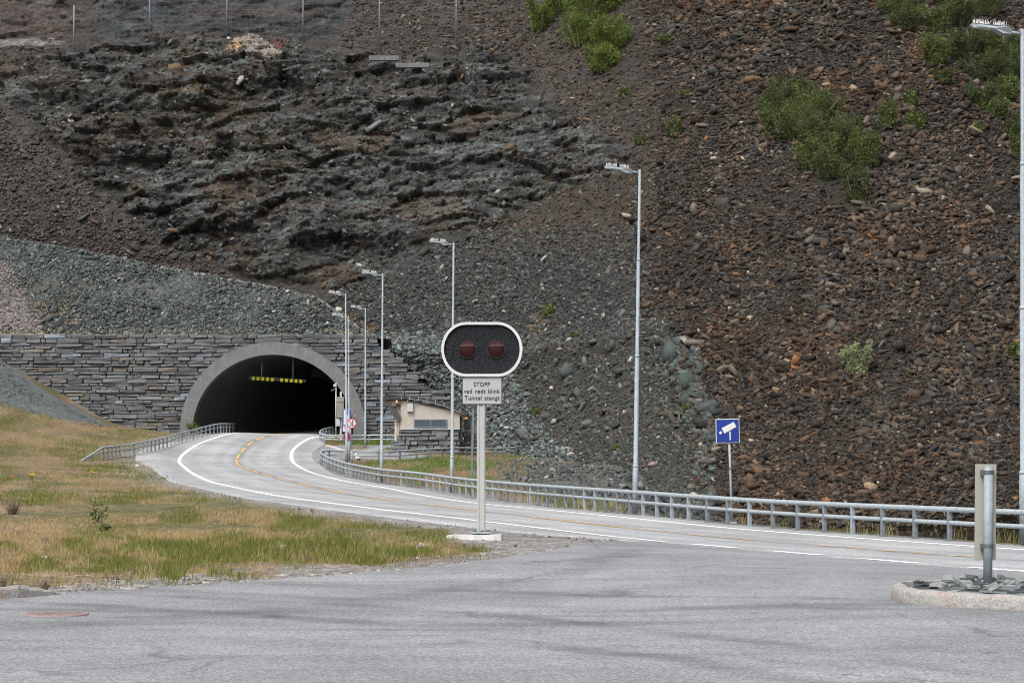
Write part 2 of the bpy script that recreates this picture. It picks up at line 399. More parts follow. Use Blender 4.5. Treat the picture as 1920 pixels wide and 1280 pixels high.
M = dict(
    yard=m_asphalt('yard_asphalt', (.258, .262, .270), (.350, .355, .364)),
    road=m_asphalt('road_asphalt', (.41, .414, .42), (.50, .504, .51), True),
    white=m_paint('white_road_paint', (.9, .9, .89), .15),
    yellow=m_paint('yellow_road_paint', (.78, .42, .05), .55),
    rock=m_rock('loose_rock'), crag=m_crag(), gravel=m_gravel('gravel'),
    soil=m_attr('soil', .95, .35, 3.0), grass=m_attr('grass_blades', .8, .2, 2.0), leaf=m_attr('leaves', .65, .25, 2.0),
    bark=plain('birch_bark', (.20, .19, .165), .85, 0, .4, 12), drybark=plain('dry_twigs', (.17, .12, .09), .9, 0, .3, 9),
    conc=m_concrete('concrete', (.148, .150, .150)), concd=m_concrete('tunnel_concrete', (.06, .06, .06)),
    joint=m_concrete('joint_mortar', (.19, .19, .19)), footing=m_concrete('footing_concrete', (.5, .49, .47)),
    block=m_wallstone(), gap=plain('shadow_gap_rubble', (.045, .047, .05), .95, 0, .5, 5),
    galv=m_galv(), galvd=m_galv('weathered_steel', (.16, .18, .195)), galvl=m_galv('bright_steel', (.33, .37, .39)),
    alu=plain('aluminium', (.34, .345, .335), .6, .0, .06, 4), post_dark=plain('dark_steel', (.13, .16, .18), .5, .4, .15, 8),
    plateback=plain('sign_back', (.27, .27, .225), .55, .05, .05, 3), clamp=plain('clamp', (.12, .13, .14), .45, .5, .15, 12),
    signwhite=plain('sign_white', (.5, .5, .5), .4, 0, .05, 3), platewhite=plain('plate_face', (.33, .33, .335), .45, 0, .05, 3),
    blue=plain('sign_blue', (.004, .022, .19), .35, 0, .1, 3), red=plain('sign_red', (.35, .012, .012), .4, 0, .1, 3),
    black=plain('sign_black', (.012, .012, .013), .5, 0, .1, 3),
    boardwhite=plain('board_frame_white', (.50, .50, .51), .4, 0, .05, 3),
    yellowp=plain('yellow_reflector', (.95, .92, .01), .45, 0, .04, 6), bar=plain('bar_grey', (.07, .07, .08), .6, 0, .1, 4),
    plaster=plain('beige_plaster', (.345, .31, .27), .9, 0, .1, 2.2, .2), wood=plain('weathered_timber', (.30, .25, .21), .8, 0, .25, 14, .3),
    woodlight=plain('light_timber', (.44, .37, .30), .8, 0, .2, 14, .2), woodd=plain('dark_timber', (.045, .043, .042), .8, 0, .3, 12),
    soffit=plain('soffit_boards', (.16, .085, .05), .8, 0, .25, 14), felt=plain('roof_felt', (.03, .03, .034), .8, 0, .2, 10),
    louvre=plain('louvre_steel', (.14, .19, .25), .5, .2, .1, 5), louvregreen=plain('louvre_olive', (.15, .17, .15), .5, .2, .1, 5),
    boxgrey=plain('enclosure_grey', (.36, .37, .36), .5, 0, .05, 5), boxolive=plain('cabinet_olive', (.19, .187, .15), .6, 0, .08, 5),
    kerb=None, slate=None, orange=plain('orange_petals', (.9, .13, .01), .6, 0, .1, 9), yel=plain('yellow_petals', (.85, .6, .01), .6, 0, .1, 9),
    stem=plain('plant_stem', (.09, .13, .03), .8, 0, .2, 9),
    rust=plain('rusty_iron', (.25, .19, .185), .8, .1, .3, 14, .4), pale=plain('pale_wood_debris', (.5, .46, .4), .85, 0, .2, 9),
    net=plain('net_wire', (.07, .08, .09), .6, .3, .1, 5), spike=plain('white_spikes', (.8, .78, .8), .4, 0, .02, 5))

def m_kerb():
    t = NT('granite_kerb'); v = t.geo()
    c = t.ramp(t.noise(v, 3, 6, .7), [(.3, (.27, .26, .245)), (.7, (.42, .405, .385))])
    c = t.mix(c, t.ramp(t.noise(v, 55, 3, .8), [(.35, .55), (.6, 1.1)]), .8, 'MULTIPLY')
    c = t.mix(c, (.38, .17, .08), t.ramp(t.noise(t.geo((1, 1, .4)), 7, 5, .8), [(.54, 0.0), (.7, .7)]))
    return t.fin(c, .8, t.bump(t.noise(v, 11, 5, .7), 1.0, .05), 0, .3)
M['kerb'] = m_kerb(); M['chip0'] = plain('dark_slate_chip', (.055, .06, .062), .8, 0, .3, 20, .4); M['chip1'] = plain('pale_slate_chip', (.19, .2, .2), .8, 0, .25, 20, .4)
def m_water():
    t = NT('river_water'); v = t.geo((1, .4, 1))
    return t.fin((.012, .010, .006), .06, t.bump(t.noise(v, 3.0, 4), .12, .03), 0, .5)
M['water'] = m_water()
def m_board():
    t = NT('wet_black_board'); v = t.coord('Object')
    n = t.voro(v, 62, 'Distance'); n2 = t.noise(v, 90, 3, .8)
    c = t.mix((.004, .005, .008), (.09, .10, .125), t.ramp(n2, [(.6, 0.0), (.74, 1.0)]))  # pale specks: sky glints on raindrops, put into the colour
    return t.fin(c, .4, t.bump(n, .9, .02), 0, .35)
M['board'] = m_board()
def m_lens():
    t = NT('red_lens'); v = t.coord('Object'); n = t.noise(v, 16, 2)
    return t.fin(t.ramp(n, [(.3, (.016, .0008, .0014)), (.7, (.026, .001, .002))]), .35, None, 0, .3)
M['lens'] = m_lens(); M['lenssheen'] = plain('lens_sky_sheen', (.038, .003, .006), .4, 0, .1, 5)  # paler red for the upper lens: sky reflection put into the colour

# ------------------------------------------------------------------ ground height
GP = []     # control points (X, Y, z)
def gp(*pts):
    for (a, b, c) in pts: p = PX(a, b, c); GP.append(tuple(p))
for (x, y, z) in [(0, 4, 0), (-6, 4, 0), (6, 4, 0), (0, 18, 0), (-6, 18, 0), (6, 18, 0), (0, 30, 0), (8, 27, 0), (-8, 30, 0), (-.54, 42, .06), (3, 37, 0),
                  (12, 25, -.08), (16, 31.5, -.22), (16.5, 33, -.28), (-20, 20, .1), (-30, 60, .3), (-40, 120, 2.5), (24, 55, -.5), (24, 100, -.5), (24, 160, -.5),
                  (-14, 210, 2.9), (-5, 210, 2.9), (10, 200, .4), (-30, 200, 4.0)]: GP.append((x, y, z))
NEAR = [(1920, 1074, 34.4), (1240, 1017, 44.2), (893, 976.7, 55.4), (600, 941.7, 69), (480, 922.5, 81.6), (425, 911, 89), (375, 895, 105), (350, 880, 124), (336, 865, 146),
        (345, 850, 158), (367, 835, 164), (400, 822, 172), (437, 812, 178)]
FAR = [(1920, 1032.3, 45.3), (1300, 984.7, 61.6), (893, 944, 83.9), (731, 916.6, 107), (600, 891, 128.6), (572, 881, 137), (552, 869, 149), (546, 855, 160), (551, 841, 169), (570, 827, 176), (592, 815, 182)]
RAILA = [(1898.7, 1023.5, 48), (1315.7, 979.2, 64), (1190, 966, 70.5), (847, 925, 103), (715, 905.6, 120), (650, 891.5, 134), (612, 877, 143), (602, 870, 147)]
INNER = [(604, 864, 152), (621, 860, 155), (650, 862, 155.5), (692, 864, 154), (753, 863, 156), (814, 858.5, 160), (873, 856.5, 165), (932, 857, 169), (962, 855, 172), (973, 851, 176), (962, 847, 180), (937, 845, 182), (868, 843, 181)]
RAILC = [(625, 813.5, 189), (606, 822, 183), (600.5, 830, 178.5), (612, 832, 177), (640, 832, 177), (677, 832, 178), (704, 831.5, 178), (742, 832, 176)]
RAILD = [(191, 862, 137), (231, 856, 145), (255, 852.5, 149), (286, 845, 155), (310, 840, 160), (365, 824, 172), (405, 813, 180), (427, 811, 186)]
gp(*NEAR, *FAR, *RAILA, *INNER[2:10], *RAILC[1:], *RAILD)
gp((0, 1085, 31.3), (0, 960, 60), (300, 1000, 46), (0, 900, 95), (0, 862, 130), (100, 842, 150), (0, 812, 156),
   (200, 872, 122), (100, 905, 96), (-300, 1000, 50),
   (850, 850, 168), (700, 842, 172), (900, 880, 140), (950, 900, 118), (1000, 870, 150))
GP += [(-20.5, 186, 2.08), (-16.5, 188, 2.0), (-12.6, 189, 1.9), (-15, 196, 2.3), (-18, 196, 2.3), (-10, 187, 1.6), (-6, 187, 1.3), (0, 187, 1.0), (-23.5, 192, 2.2),
       (-35.6, 168, 2.1), (-36, 180, 2.5), (-48, 180, 2.6), (-29, 173, 2.1), (-29, 183, 2.3), (-48, 160, 1.6), (-17.5, 178, 1.85), (-17.8, 184, 2.0), (-14.5, 192, 2.1)]
GP = np.array(GP)
_n = len(GP); _s = 30.0
_sc = np.array([1 / 14.0, 1 / 34.0])       # the terrain varies slower along the view than across it
_q = GP[:, :2] * _sc
def _phi(d2): return np.sqrt(d2 + .06)
_A = _phi(((_q[:, None] - _q[None]) ** 2).sum(-1)) * -1.0 + np.eye(_n) * 0.0015
_P = np.c_[np.ones(_n), _q]
_K = np.block([[_A, _P], [_P.T, np.zeros((3, 3))]])
_w = np.linalg.solve(_K, np.r_[GP[:, 2], 0, 0, 0])
def g_base(X, Y):
    X = np.asarray(X, float); Y = np.asarray(Y, float); sh = X.shape
    q = np.c_[X.ravel(), Y.ravel()] * _sc
    out = np.empty(len(q))
    for i in range(0, len(q), 20000):
        b = q[i:i + 20000]; out[i:i + 20000] = -_phi(((b[:, None] - _q[None]) ** 2).sum(-1)) @ _w[:_n] + np.c_[np.ones(len(b)), b] @ _w[_n:]
    return out.reshape(sh)
_gx = np.linspace(-50, 40, 361); _gy = np.linspace(2, 215, 640)
_G = g_base(*np.meshgrid(_gx, _gy))
# embankment down to the river behind the guard rail
rail_w = np.array([PX(*p)[:2] for p in RAILA])
rail_w = np.vstack([[20.5, 25], [16.5, 33], [13.1, 40.2], rail_w])
def rail_x(Y): return np.interp(Y, rail_w[:, 1], rail_w[:, 0])
_XX, _YY = np.meshgrid(_gx, _gy)
_d = (_XX - rail_x(_YY)) * np.cos(math.radians(15)) - .9
_px = 960 + F * _XX / _YY
_dep = 3.3 * sstep(1000, 1330, _px) * sstep(118, 60, _YY) + 3.3 * sstep(1150, 1330, _px) * sstep(60, 118, _YY)
_G = _G - _dep * sstep(0, 6.5, _d)
_G = _G + .55 * np.log1p(np.exp((-30.5 - _XX) * 1.6)) / 1.6 * sstep(160, 178, _YY)       # gravel pile against the wall
def g(X, Y):
    X = np.asarray(X, float); Y = np.asarray(Y, float)
    fx = np.clip((X - _gx[0]) / (_gx[1] - _gx[0]), 0, len(_gx) - 1.001); fy = np.clip((Y - _gy[0]) / (_gy[1] - _gy[0]), 0, len(_gy) - 1.001)
    i, j = fx.astype(int), fy.astype(int); u, v = fx - i, fy - j
    return (_G[j, i] * (1 - u) * (1 - v) + _G[j, i + 1] * u * (1 - v) + _G[j + 1, i] * (1 - u) * v + _G[j + 1, i + 1] * u * v)

def back(px, py, z0=12.0, z1=190.0):       # where the view ray through (px, py) meets the ground
    px = np.atleast_1d(np.asarray(px, float)); py = np.atleast_1d(np.asarray(py, float))
    Zs = np.geomspace(z0, z1, 700)
    res = np.full(px.shape, np.nan)
    for a in range(0, len(px), 4000):
        p, q = px[a:a + 4000, None], py[a:a + 4000, None]
        X = (p - 960) / F * Zs; zz = CAMZ + (HY - q) / F * Zs
        d = zz - g(X, np.broadcast_to(Zs, X.shape))
        neg = d < 0; k = neg.argmax(1); ok = neg.any(1) & (k > 0)
        k = np.maximum(k, 1); r = np.arange(len(k))
        t = d[r, k - 1] / (d[r, k - 1] - d[r, k] + 1e-9)
        res[a:a + 4000] = np.where(ok, Zs[k - 1] + t * (Zs[k] - Zs[k - 1]), np.nan)
    if len(res) == 1 and np.isnan(res[0]): X = (px - 960) / F * 183.6; return np.c_[X, X * 0 + 183.6, g(X, X * 0 + 183.6)]
    X = (px - 960) / F * res
    return np.c_[X, res, CAMZ + (HY - py) / F * res]

def catmull(P, step=1.0):
    P = np.asarray(P, float); Q = [P[0] * 2 - P[1]] + list(P) + [P[-1] * 2 - P[-2]]; out = []
    for i in range(1, len(Q) - 2):
        p0, p1, p2, p3 = Q[i - 1], Q[i], Q[i + 1], Q[i + 2]
        n = 24
        # centripetal
        t1 = max(np.linalg.norm(p1 - p0), 1e-4) ** .5; t2 = t1 + max(np.linalg.norm(p2 - p1), 1e-4) ** .5; t3 = t2 + max(np.linalg.norm(p3 - p2), 1e-4) ** .5
        for k in range(n):
            t = t1 + (t2 - t1) * k / n
            A1 = p0 * (t1 - t) / t1 + p1 * t / t1; A2 = p1 * (t2 - t) / (t2 - t1) + p2 * (t - t1) / (t2 - t1); A3 = p2 * (t3 - t) / (t3 - t2) + p3 * (t - t2) / (t3 - t2)
            B1 = A1 * (t2 - t) / t2 + A2 * t / t2; B2 = A2 * (t3 - t) / (t3 - t1) + A3 * (t - t1) / (t3 - t1)
            out.append(B1 * (t2 - t) / (t2 - t1) + B2 * (t - t1) / (t2 - t1))
    out.append(P[-1]); out = np.array(out)
    s = np.r_[0, np.cumsum(np.linalg.norm(np.diff(out, axis=0), axis=1))]
    m = max(2, int(s[-1] / step) + 1); si = np.linspace(0, s[-1], m)
    return np.stack([np.interp(si, s, out[:, k]) for k in range(out.shape[1])], 1)

def normals2(P):
    t = np.gradient(P, axis=0); t /= np.linalg.norm(t, axis=1)[:, None]; return np.c_[t[:, 1], -t[:, 0]]
def smooth1(P, n=6):
    for _ in range(n):
        Q = P.copy(); Q[1:-1] = (P[:-2] + 2 * P[1:-1] + P[2:]) / 4; P = Q
    return P

TA = math.radians(20); TD = np.array([math.sin(TA), math.cos(TA)])       # direction of the tunnel
near_w = np.array([PX(*p)[:2] for p in NEAR]); far_w = np.array([PX(*p)[:2] for p in FAR])
near_w = np.vstack([[17.0, 14], [12.0, 25], [9.5, 29.8], near_w, near_w[-1] + TD * 12, near_w[-1] + TD * 40])
far_w = np.vstack([[23.5, 20], [16.2, 31.5], [12.5, 38.3], far_w, far_w[-1] + TD * 10, far_w[-1] + TD * 36])
nearc = smooth1(catmull(near_w, .8), 12); farc = smooth1(catmull(far_w, .8), 12)
def resamp(P, n):
    s = np.r_[0, np.cumsum(np.linalg.norm(np.diff(P, axis=0), axis=1))]; si = np.linspace(0, s[-1], n)
    return np.stack([np.interp(si, s, P[:, k]) for k in range(2)], 1)
# match the far line to the near line point by point (nearest across)
NS = 700
nr_ = resamp(nearc, NS)
fr_d = resamp(farc, 1200)
idx = []; last = 0
nn = normals2(nr_)
for i in range(NS):
    d = fr_d - nr_[i]; tt = np.array([-nn[i, 1], nn[i, 0]])
    along = np.abs(d @ tt) + .15 * np.linalg.norm(d, axis=1)
    lo = last; hi = min(len(fr_d), last + 60); k = lo + int(np.argmin(along[lo:hi])) if hi > lo else last
    if i == 0: k = int(np.argmin(along))
    last = max(last, k); idx.append(last)
fr_ = smooth1(fr_d[np.array(idx)], 20)
across = fr_ - nr_; wid = np.linalg.norm(across, axis=1); un = across / wid[:, None]
pxn = 960 + F * nr_[:, 0] / nr_[:, 1]
sh_near = np.where((nr_[:, 1] < 60), 1.5 - 1.48 * sstep(1080, 1260, pxn), 1.5)
sh_near = sh_near + 1.1 * np.exp(-((nr_[:, 1] - 148) / 22.0) ** 2)
sh_far = 1.35
cs = np.r_[0]
cols = []
for k in range(43):
    u = -sh_near + (wid + sh_near + sh_far) * np.clip((k - 1) / 40.0, 0, 1) + (-(.22 - .17 * sstep(1150, 1260, pxn)) if k == 0 else (.22 if k == 42 else 0)); cols.append(u)
U = np.stack(cols, 1)
RX = nr_[:, 0:1] + un[:, 0:1] * U; RY = nr_[:, 1:2] + un[:, 1:2] * U
RZ = g(RX, RY) + .016; RZ[:, 0] -= .07; RZ[:, -1] -= .07
arcl = np.r_[0, np.cumsum(np.linalg.norm(np.diff(nr_, axis=0), axis=1))]
uvv = np.stack([(U - wid[:, None] / 2) * (7.0 / wid[:, None]), np.repeat(arcl[:, None], 43, 1)], -1).reshape(-1, 2)
tag(npmesh('road', np.stack([RX, RY, RZ], -1).reshape(-1, 3), gridfaces(NS, 43)[:, ::-1], M['road'], smooth=True, uv=uvv), 'pale worn asphalt road curving into the tunnel', None, None, 'structure')
midc = (nr_ + fr_) / 2

def marking(name, path, w, mat, z=.024, s0=None, s1=None):
    """ribbon along path (world XY); returns (V, F)"""
    n = normals2(path); a = path - n * w / 2; b = path + n * w / 2
    V = np.zeros((len(path) * 2, 3)); V[0::2, :2] = a; V[1::2, :2] = b; V[:, 2] = g(V[:, 0], V[:, 1]) + z
    i = np.arange(len(path) - 1) * 2
    return V, np.stack([i, i + 1, i + 3, i + 2], 1)
def join(parts):
    Vs, Fs, k = [], [], 0
    for V, Fc in parts: Vs.append(V); Fs.append(Fc + k); k += len(V)
    return np.vstack(Vs), np.vstack(Fs)
def pxof(P): return 960 + F * P[:, 0] / P[:, 1]
pn = pxof(nr_); first = int(np.argmin(np.abs(nr_[:, 1] - 44.3)))
white = [marking('', nr_[first:], .20, None)]
ra = int(np.argmin(np.abs(fr_[:, 1] - 147))); rb_ = int(np.argmin(np.abs(fr_[:, 1] - 174)))
white += [marking('', fr_[:ra], .19, None), marking('', fr_[rb_:], .19, None)]
rum = resamp(fr_[ra:rb_ + 1], 1200); rs_ = np.linspace(0, 1199, 47).astype(int)
for k in range(46): white.append(marking('', rum[rs_[k]:rs_[k] + int((rs_[k + 1] - rs_[k]) * .68)][::4], .24, None))
SGN = -1.0 if (normals2(nr_)[first] @ un[first]) > 0 else 1.0
fine_near = resamp(nr_[:first + 1], 2000); pf = pxof(fine_near)
for a, b in ((1290, 1372), (1430, 1527), (1605, 1714), (1808, 1930), (2040, 2200)):
    m = (pf > a) & (pf < b) & (fine_near[:, 1] > 20)
    if m.sum() > 3: q_ = resamp(fine_near[m], 8); white.append(marking('', q_ - normals2(q_) * .14 * SGN, .25, None))
V, Fc = join(white)
tag(npmesh('white_road_markings', V, Fc, M['white']), 'white edge lines painted on the curving road', None, None, 'structure')
sm = np.r_[0, np.cumsum(np.linalg.norm(np.diff(midc, axis=0), axis=1))]
def mid_at(s): return np.stack([np.interp(s, sm, midc[:, 0]), np.interp(s, sm, midc[:, 1])], -1)
pmid = pxof(midc)
def s_of_px(px, ymax=75): m = midc[:, 1] < ymax; return float(np.interp(-px, -pmid[m], sm[m]))
yel = []
s = s_of_px(1170); k = 0
while s < sm[-1] - 30:
    yy_ = float(mid_at(s)[1]); L = float(np.interp(yy_, [100, 128], [7.2, 3.5]))
    P = mid_at(np.linspace(s, s + L, 16)); yel.append(marking('', P, .15, None)); s += L * 1.5
for a, b, per, dl in ((1415, 1175, 1.3, .95), (1820, 1530, 1.15, .62)):
    s = s_of_px(a); e = s_of_px(b)
    while s < e: yel.append(marking('', mid_at(np.linspace(s, s + dl, 4)), .12, None)); s += per
V, Fc = join(yel)
tag(npmesh('yellow_road_markings', V, Fc, M['yellow']), 'yellow dashed centre line on the road', None, None, 'structure')

# ------------------------------------------------------------------ lay-by asphalt
lay = [(560, 858, None)]
layL = [(-12.9, 158), (-12.6, 165), (-12.0, 172), (-11.8, 177)]
layR = [(-11.5, 153.5), (-9.0, 155.5), (-5.5, 158.5), (-4.3, 163.5)]
A = resamp(np.array([(-13.6, 152), (-13.9, 160), (-13.8, 168), (-13.0, 175.5), (-10.5, 175.8), (-8.3, 175.2)], float), 26)
B = resamp(np.array([(-12.6, 148.5), (-11.6, 152.3), (-9.2, 156), (-6.6, 157.3), (-5.6, 162), (-6.6, 167)], float), 26)
T = np.linspace(0, 1, 12)[None, :, None]
P = A[:, None] * (1 - T) + B[:, None] * T
tag(npmesh('layby_asphalt', np.c_[P.reshape(-1, 2), (g(P[..., 0], P[..., 1]) + .010).ravel()], gridfaces(26, 12), M['yard'], smooth=True), 'grey asphalt of the lay-by in front of the technical building', None, None, 'structure')

# ------------------------------------------------------------------ yard asphalt
YB = [(-500, 1142), (-200, 1129), (0, 1120), (125, 1112), (300, 1101), (450, 1091), (600, 1080), (750, 1068), (880, 1054), (980, 1040), (1050, 1028), (1100, 1019), (1150, 1016), (1240, 1014), (1500, 1033), (1920, 1064), (2400, 1098)]
pxs = np.arange(-480, 2400, 8.0)
yb = np.interp(pxs, [p[0] for p in YB], [p[1] for p in YB]) + 1.6 * vnoise(pxs / 23.0, pxs * 0, pxs * 0, 5) * (pxs < 1100)
top = back(pxs, yb)
rows = 60
tt = np.linspace(0, 1, rows)[:, None]
Yv = top[:, 1][None] * (3.2 / top[:, 1][None]) ** tt; Yv = np.vstack([Yv[:1] + .25, Yv]); rows += 1; yk = np.zeros((rows, 1)); yk[0] = -.07
Xv = (pxs[None] - 960) / F * Yv
tag(npmesh('yard', np.stack([Xv, Yv, g(Xv, Yv) + .008 + yk], -1).reshape(-1, 3), gridfaces(rows, len(pxs)), M['yard'], smooth=True), 'grey cracked asphalt yard in front of the road', None, None, 'structure')

# ------------------------------------------------------------------ ground sheet
gpx = np.arange(-900, 2820, 6.0)
gy = np.geomspace(3, 187.5, 520)
GX = (gpx[None] - 960) / F * gy[:, None]; GY = np.repeat(gy[:, None], len(gpx), 1)
GZ = g(GX, GY)
py_g = HY - (GZ - CAMZ) / GY * F
def seg_dist(X, Y, P):
    best = np.full(X.shape, 1e9)
    for i in range(0, len(P) - 1):
        a, b = P[i], P[i + 1]; ab = b - a; t = np.clip(((X - a[0]) * ab[0] + (Y - a[1]) * ab[1]) / (ab @ ab), 0, 1)
        best = np.minimum(best, (X - a[0] - ab[0] * t) ** 2 + (Y - a[1] - ab[1] * t) ** 2)
    return np.sqrt(best)
roadcen = midc[::12]
dr = seg_dist(GX, GY, roadcen)
yardm = (GY < np.interp(np.broadcast_to(gpx[None], GY.shape), pxs, top[:, 1]))
bumps = .10 * fbm(GX / 3.0, GY / 3.0, GX * 0, 4, 11) + .03 * fbm(GX * 1.5, GY * 1.5, GX * 0, 3, 21)
GZ = GZ + bumps * sstep(5.2, 7.5, dr) * (~yardm) - .02 * (dr < 5.2) - .02 * yardm
gpxg = np.broadcast_to(gpx[None], GX.shape)
n1 = fbm(GX / 2.2, GY / 5.0, GX * 0, 5, 31); n2 = fbm(GX / .5, GY / 1.2, GX * 0, 3, 41)
soil = np.array([.175, .125, .075]); green = np.array([.075, .078, .028]); grav = np.array([.19, .18, .17]); bluegrav = np.array([.10, .112, .112])
c = soil * (1 + .25 * n2[..., None]) + (green - soil) * sstep(-.15, .35, n1)[..., None] * .8
gm = np.clip(sstep(7.6, 5.6, dr + 1.0 * n1) + sstep(.0, -1, (py_g - (np.interp(gpxg, [p[0] for p in YB], [p[1] for p in YB]) - 22 + 10 * n1)) * -1 / 3.0) * (gpxg < 460), 0, 1)
gm = np.maximum(gm, sstep(-19, -9, py_g - np.interp(gpxg, [p[0] for p in YB], [p[1] for p in YB]) - 6 * n1) * (gpxg < 1150) * (gpxg > -100) * .9)
gm = np.maximum(gm, inpoly(gpxg, py_g, [(840, 985), (960, 985), (1150, 1010), (1100, 1030), (980, 1040), (900, 1030), (850, 1015)]) * 1.0)
c = c + (grav - c) * gm[..., None]
cone = inpoly(gpxg + 9 * n1, py_g, [(-900, 500), (0, 670), (60, 715), (130, 757), (205, 800), (110, 785), (0, 755), (-300, 745), (-900, 720)])
c = np.where(cone[..., None], bluegrav, c)
rub = inpoly(gpxg + 20 * n1, py_g + 5 * n2, [(930, 868), (1000, 862), (1400, 900), (1400, 1000), (1150, 965), (1020, 942), (930, 905)]) | ((GX - rail_x(GY) > .5) & (gpxg > 1150))
c = np.where(rub[..., None], np.array([.085, .085, .075]) * (1 + .3 * n2[..., None]), c)
vg_ = (np.abs(GX - rail_x(GY)) < .55 + .2 * n1) & (GY < 110); c = np.where(vg_[..., None], grav * 1.1 * (1 + .2 * n2[..., None]), c)
bk = (GX - rail_x(GY) > .75) & (GX - rail_x(GY) < 2.2) & (GY < 75) & (n1 > -.2)
c = np.where(bk[..., None], np.array([.11, .105, .045]), c)
tag(npmesh('ground', np.stack([GX, GY, GZ], -1).reshape(-1, 3), gridfaces(len(gy), len(gpx)), M['gravel'], smooth=True, col=np.clip(c, .01, 1).reshape(-1, 3)), 'dry soil and gravel ground around the road', None, None, 'structure')

# ------------------------------------------------------------------ water
wx = np.array([(6.0, 60), (14, 52), (60, 40), (70, 150), (28, 150), (14, 140), (14, 128), (12, 105), (9, 80)], float)
mb = MB(); mb.add([(x, y, -3.0) for x, y in wx], [tuple(range(len(wx)))])
tag(mb.build('water', M['water']), 'still dark brown water below the scree', None, None, 'structure')

# ------------------------------------------------------------------ hillside
colx = [-300, 0, 300, 600, 720, 850, 1000, 1100, 1190, 1300, 1500, 1700, 1920, 2300]
rowy = [-300, 0, 90, 200, 400, 500, 600, 650, 780, 850, 900, 960, 1000, 1060]
TAB = np.array([
 [266, 264, 260, 256, 252, 250, 250, 248, 246, 244, 244, 246, 252, 262],
 [237, 236, 235, 234, 232, 231, 231, 224, 219, 214, 210, 210, 215, 226],
 [229, 228, 227, 226, 224, 223, 222, 216, 211, 206, 202, 202, 206, 217],
 [221, 220, 219, 218, 217, 215, 213, 208, 203, 198, 193, 192, 196, 206],
 [212, 212, 211, 208, 205, 203, 200, 194, 188, 182, 177, 175, 178, 188],
 [210, 210, 209, 204, 199, 197, 193, 187, 181, 175, 169, 167, 169, 178],
 [209, 209, 208, 201, 192, 190, 187, 180, 174, 167, 161, 158, 160, 169],
 [209, 209, 208, 200, 187, 185, 183, 176, 170, 163, 157, 154, 156, 164],
 [209, 209, 208, 200, 188, 186, 177, 169, 162, 154, 147, 144, 145, 153],
 [209, 209, 208, 200, 190, 186, 172, 161, 154, 146, 140, 137, 138, 146],
 [209, 209, 208, 200, 190, 184, 167, 154, 146, 138, 134, 132, 133, 141],
 [209, 209, 208, 200, 190, 182, 160, 146, 136, 128, 126, 128, 130, 138],
 [209, 209, 208, 200, 190, 180, 156, 140, 128, 121, 121, 127, 131, 139],
 [209, 209, 208, 200, 190, 180, 150, 132, 120, 114, 116, 126, 134, 142]], float)
hx = np.arange(-290, 2290, 3.0); hy = np.arange(-290, 1056, 3.0)
def interp2(tab, cx, cy, x, y):
    a = np.array([np.interp(x, cx, r) for r in tab])            # rows x len(x)
    return np.array([np.interp(y, cy, a[:, i]) for i in range(len(x))]).T
HZ = interp2(TAB, colx, rowy, hx, hy)
def gblur(A, r):
    k = np.exp(-.5 * (np.arange(-3 * r, 3 * r + 1) / r) ** 2); k /= k.sum()
    A = np.apply_along_axis(lambda m: np.convolve(np.pad(m, 3 * r, mode='edge'), k, 'valid'), 0, A)
    return np.apply_along_axis(lambda m: np.convolve(np.pad(m, 3 * r, mode='edge'), k, 'valid'), 1, A)
HZ = gblur(HZ, 9)
PXg, PYg = np.meshgrid(hx, hy)
HX3 = (PXg - 960) / F * HZ; HZ3 = CAMZ + (HY - PYg) / F * HZ; HY3 = HZ.copy()
w1 = fbm(PXg / 60, PYg / 60, PXg * 0, 4, 51); w2 = fbm(PXg / 60, PYg / 60, PXg * 0, 4, 61)
WX, WY = PXg + 26 * w1, PYg + 20 * w2
CRAG = [(-300, 70), (0, 84), (150, 95), (240, 88), (310, 58), (450, 64), (640, 92), (760, 118), (860, 84), (975, 100), (1000, 150), (1040, 205), (1120, 250), (1195, 285), (1130, 330), (1010, 380),
        (900, 425), (780, 462), (745, 500), (700, 535), (600, 545), (420, 500), (330, 465), (240, 410), (130, 300), (60, 235), (0, 195), (-300, 150)]
BAND = [(-300, -290), (560, -290), (660, 0), (640, 60), (560, 70), (450, 60), (300, 55), (240, 85), (0, 80), (-300, 66)]
crag = gblur(inpoly(WX, WY, CRAG).astype(float), 3); band = gblur(inpoly(WX, WY, BAND).astype(float), 3)
rough = np.clip(crag + .6 * band, 0, 1)
x, y, z = HX3, HY3, HZ3
qx, qy, qz = x + .5 * fbm(x / 4, y / 4, z / 4, 3, 71), y * .6, z + .5 * fbm(x / 5, y / 5, z / 3, 3, 81)
big = ridged(qx / 11, qy / 13, qz / 5.5, 3, 91)
f1, r1 = facets(qx / 5.4 + qz * .08, qy / 4.5, qz / 2.3 - qx * .05, 101)
f2, r2 = facets(qx / 1.9 + qz * .15, qy / 1.9, qz / .8 - qx * .10, 111)
f3, r3 = facets(qx / .62, qy / .62, qz / .33, 121)
zt = (z + .16 * x + 1.6 * fbm(x / 6, y / 6, z / 6, 3, 131)) / 3.1
fr = zt - np.floor(zt); led = np.where(fr < .8, fr / .8, (1 - fr) / .2)      # ledges: rises outward, then undercut
zt2 = (z - .10 * x + .9 * fbm(x / 3, y / 3, z / 3, 3, 141)) / 1.15
fr2 = zt2 - np.floor(zt2); led2 = np.where(fr2 < .75, fr2 / .75, (1 - fr2) / .25)
lk = .5 + .5 * vnoise(x / 7, y / 7, z / 4, 151); lk2 = .5 + .5 * vnoise(x / 3, y / 3, z / 2, 161)
f4, r4 = facets(qx / .9 + qz * .3, qy / .9, qz / .28 - qx * .12, 127)
disp = 2.5 * (big - .3) + 1.15 * f1 + .75 * f2 + .36 * f3 + .22 * f4 - .4 * led * lk - .22 * led2 * lk2 + .14 * fbm(x * 2, y * 2, z * 3, 3, 171)
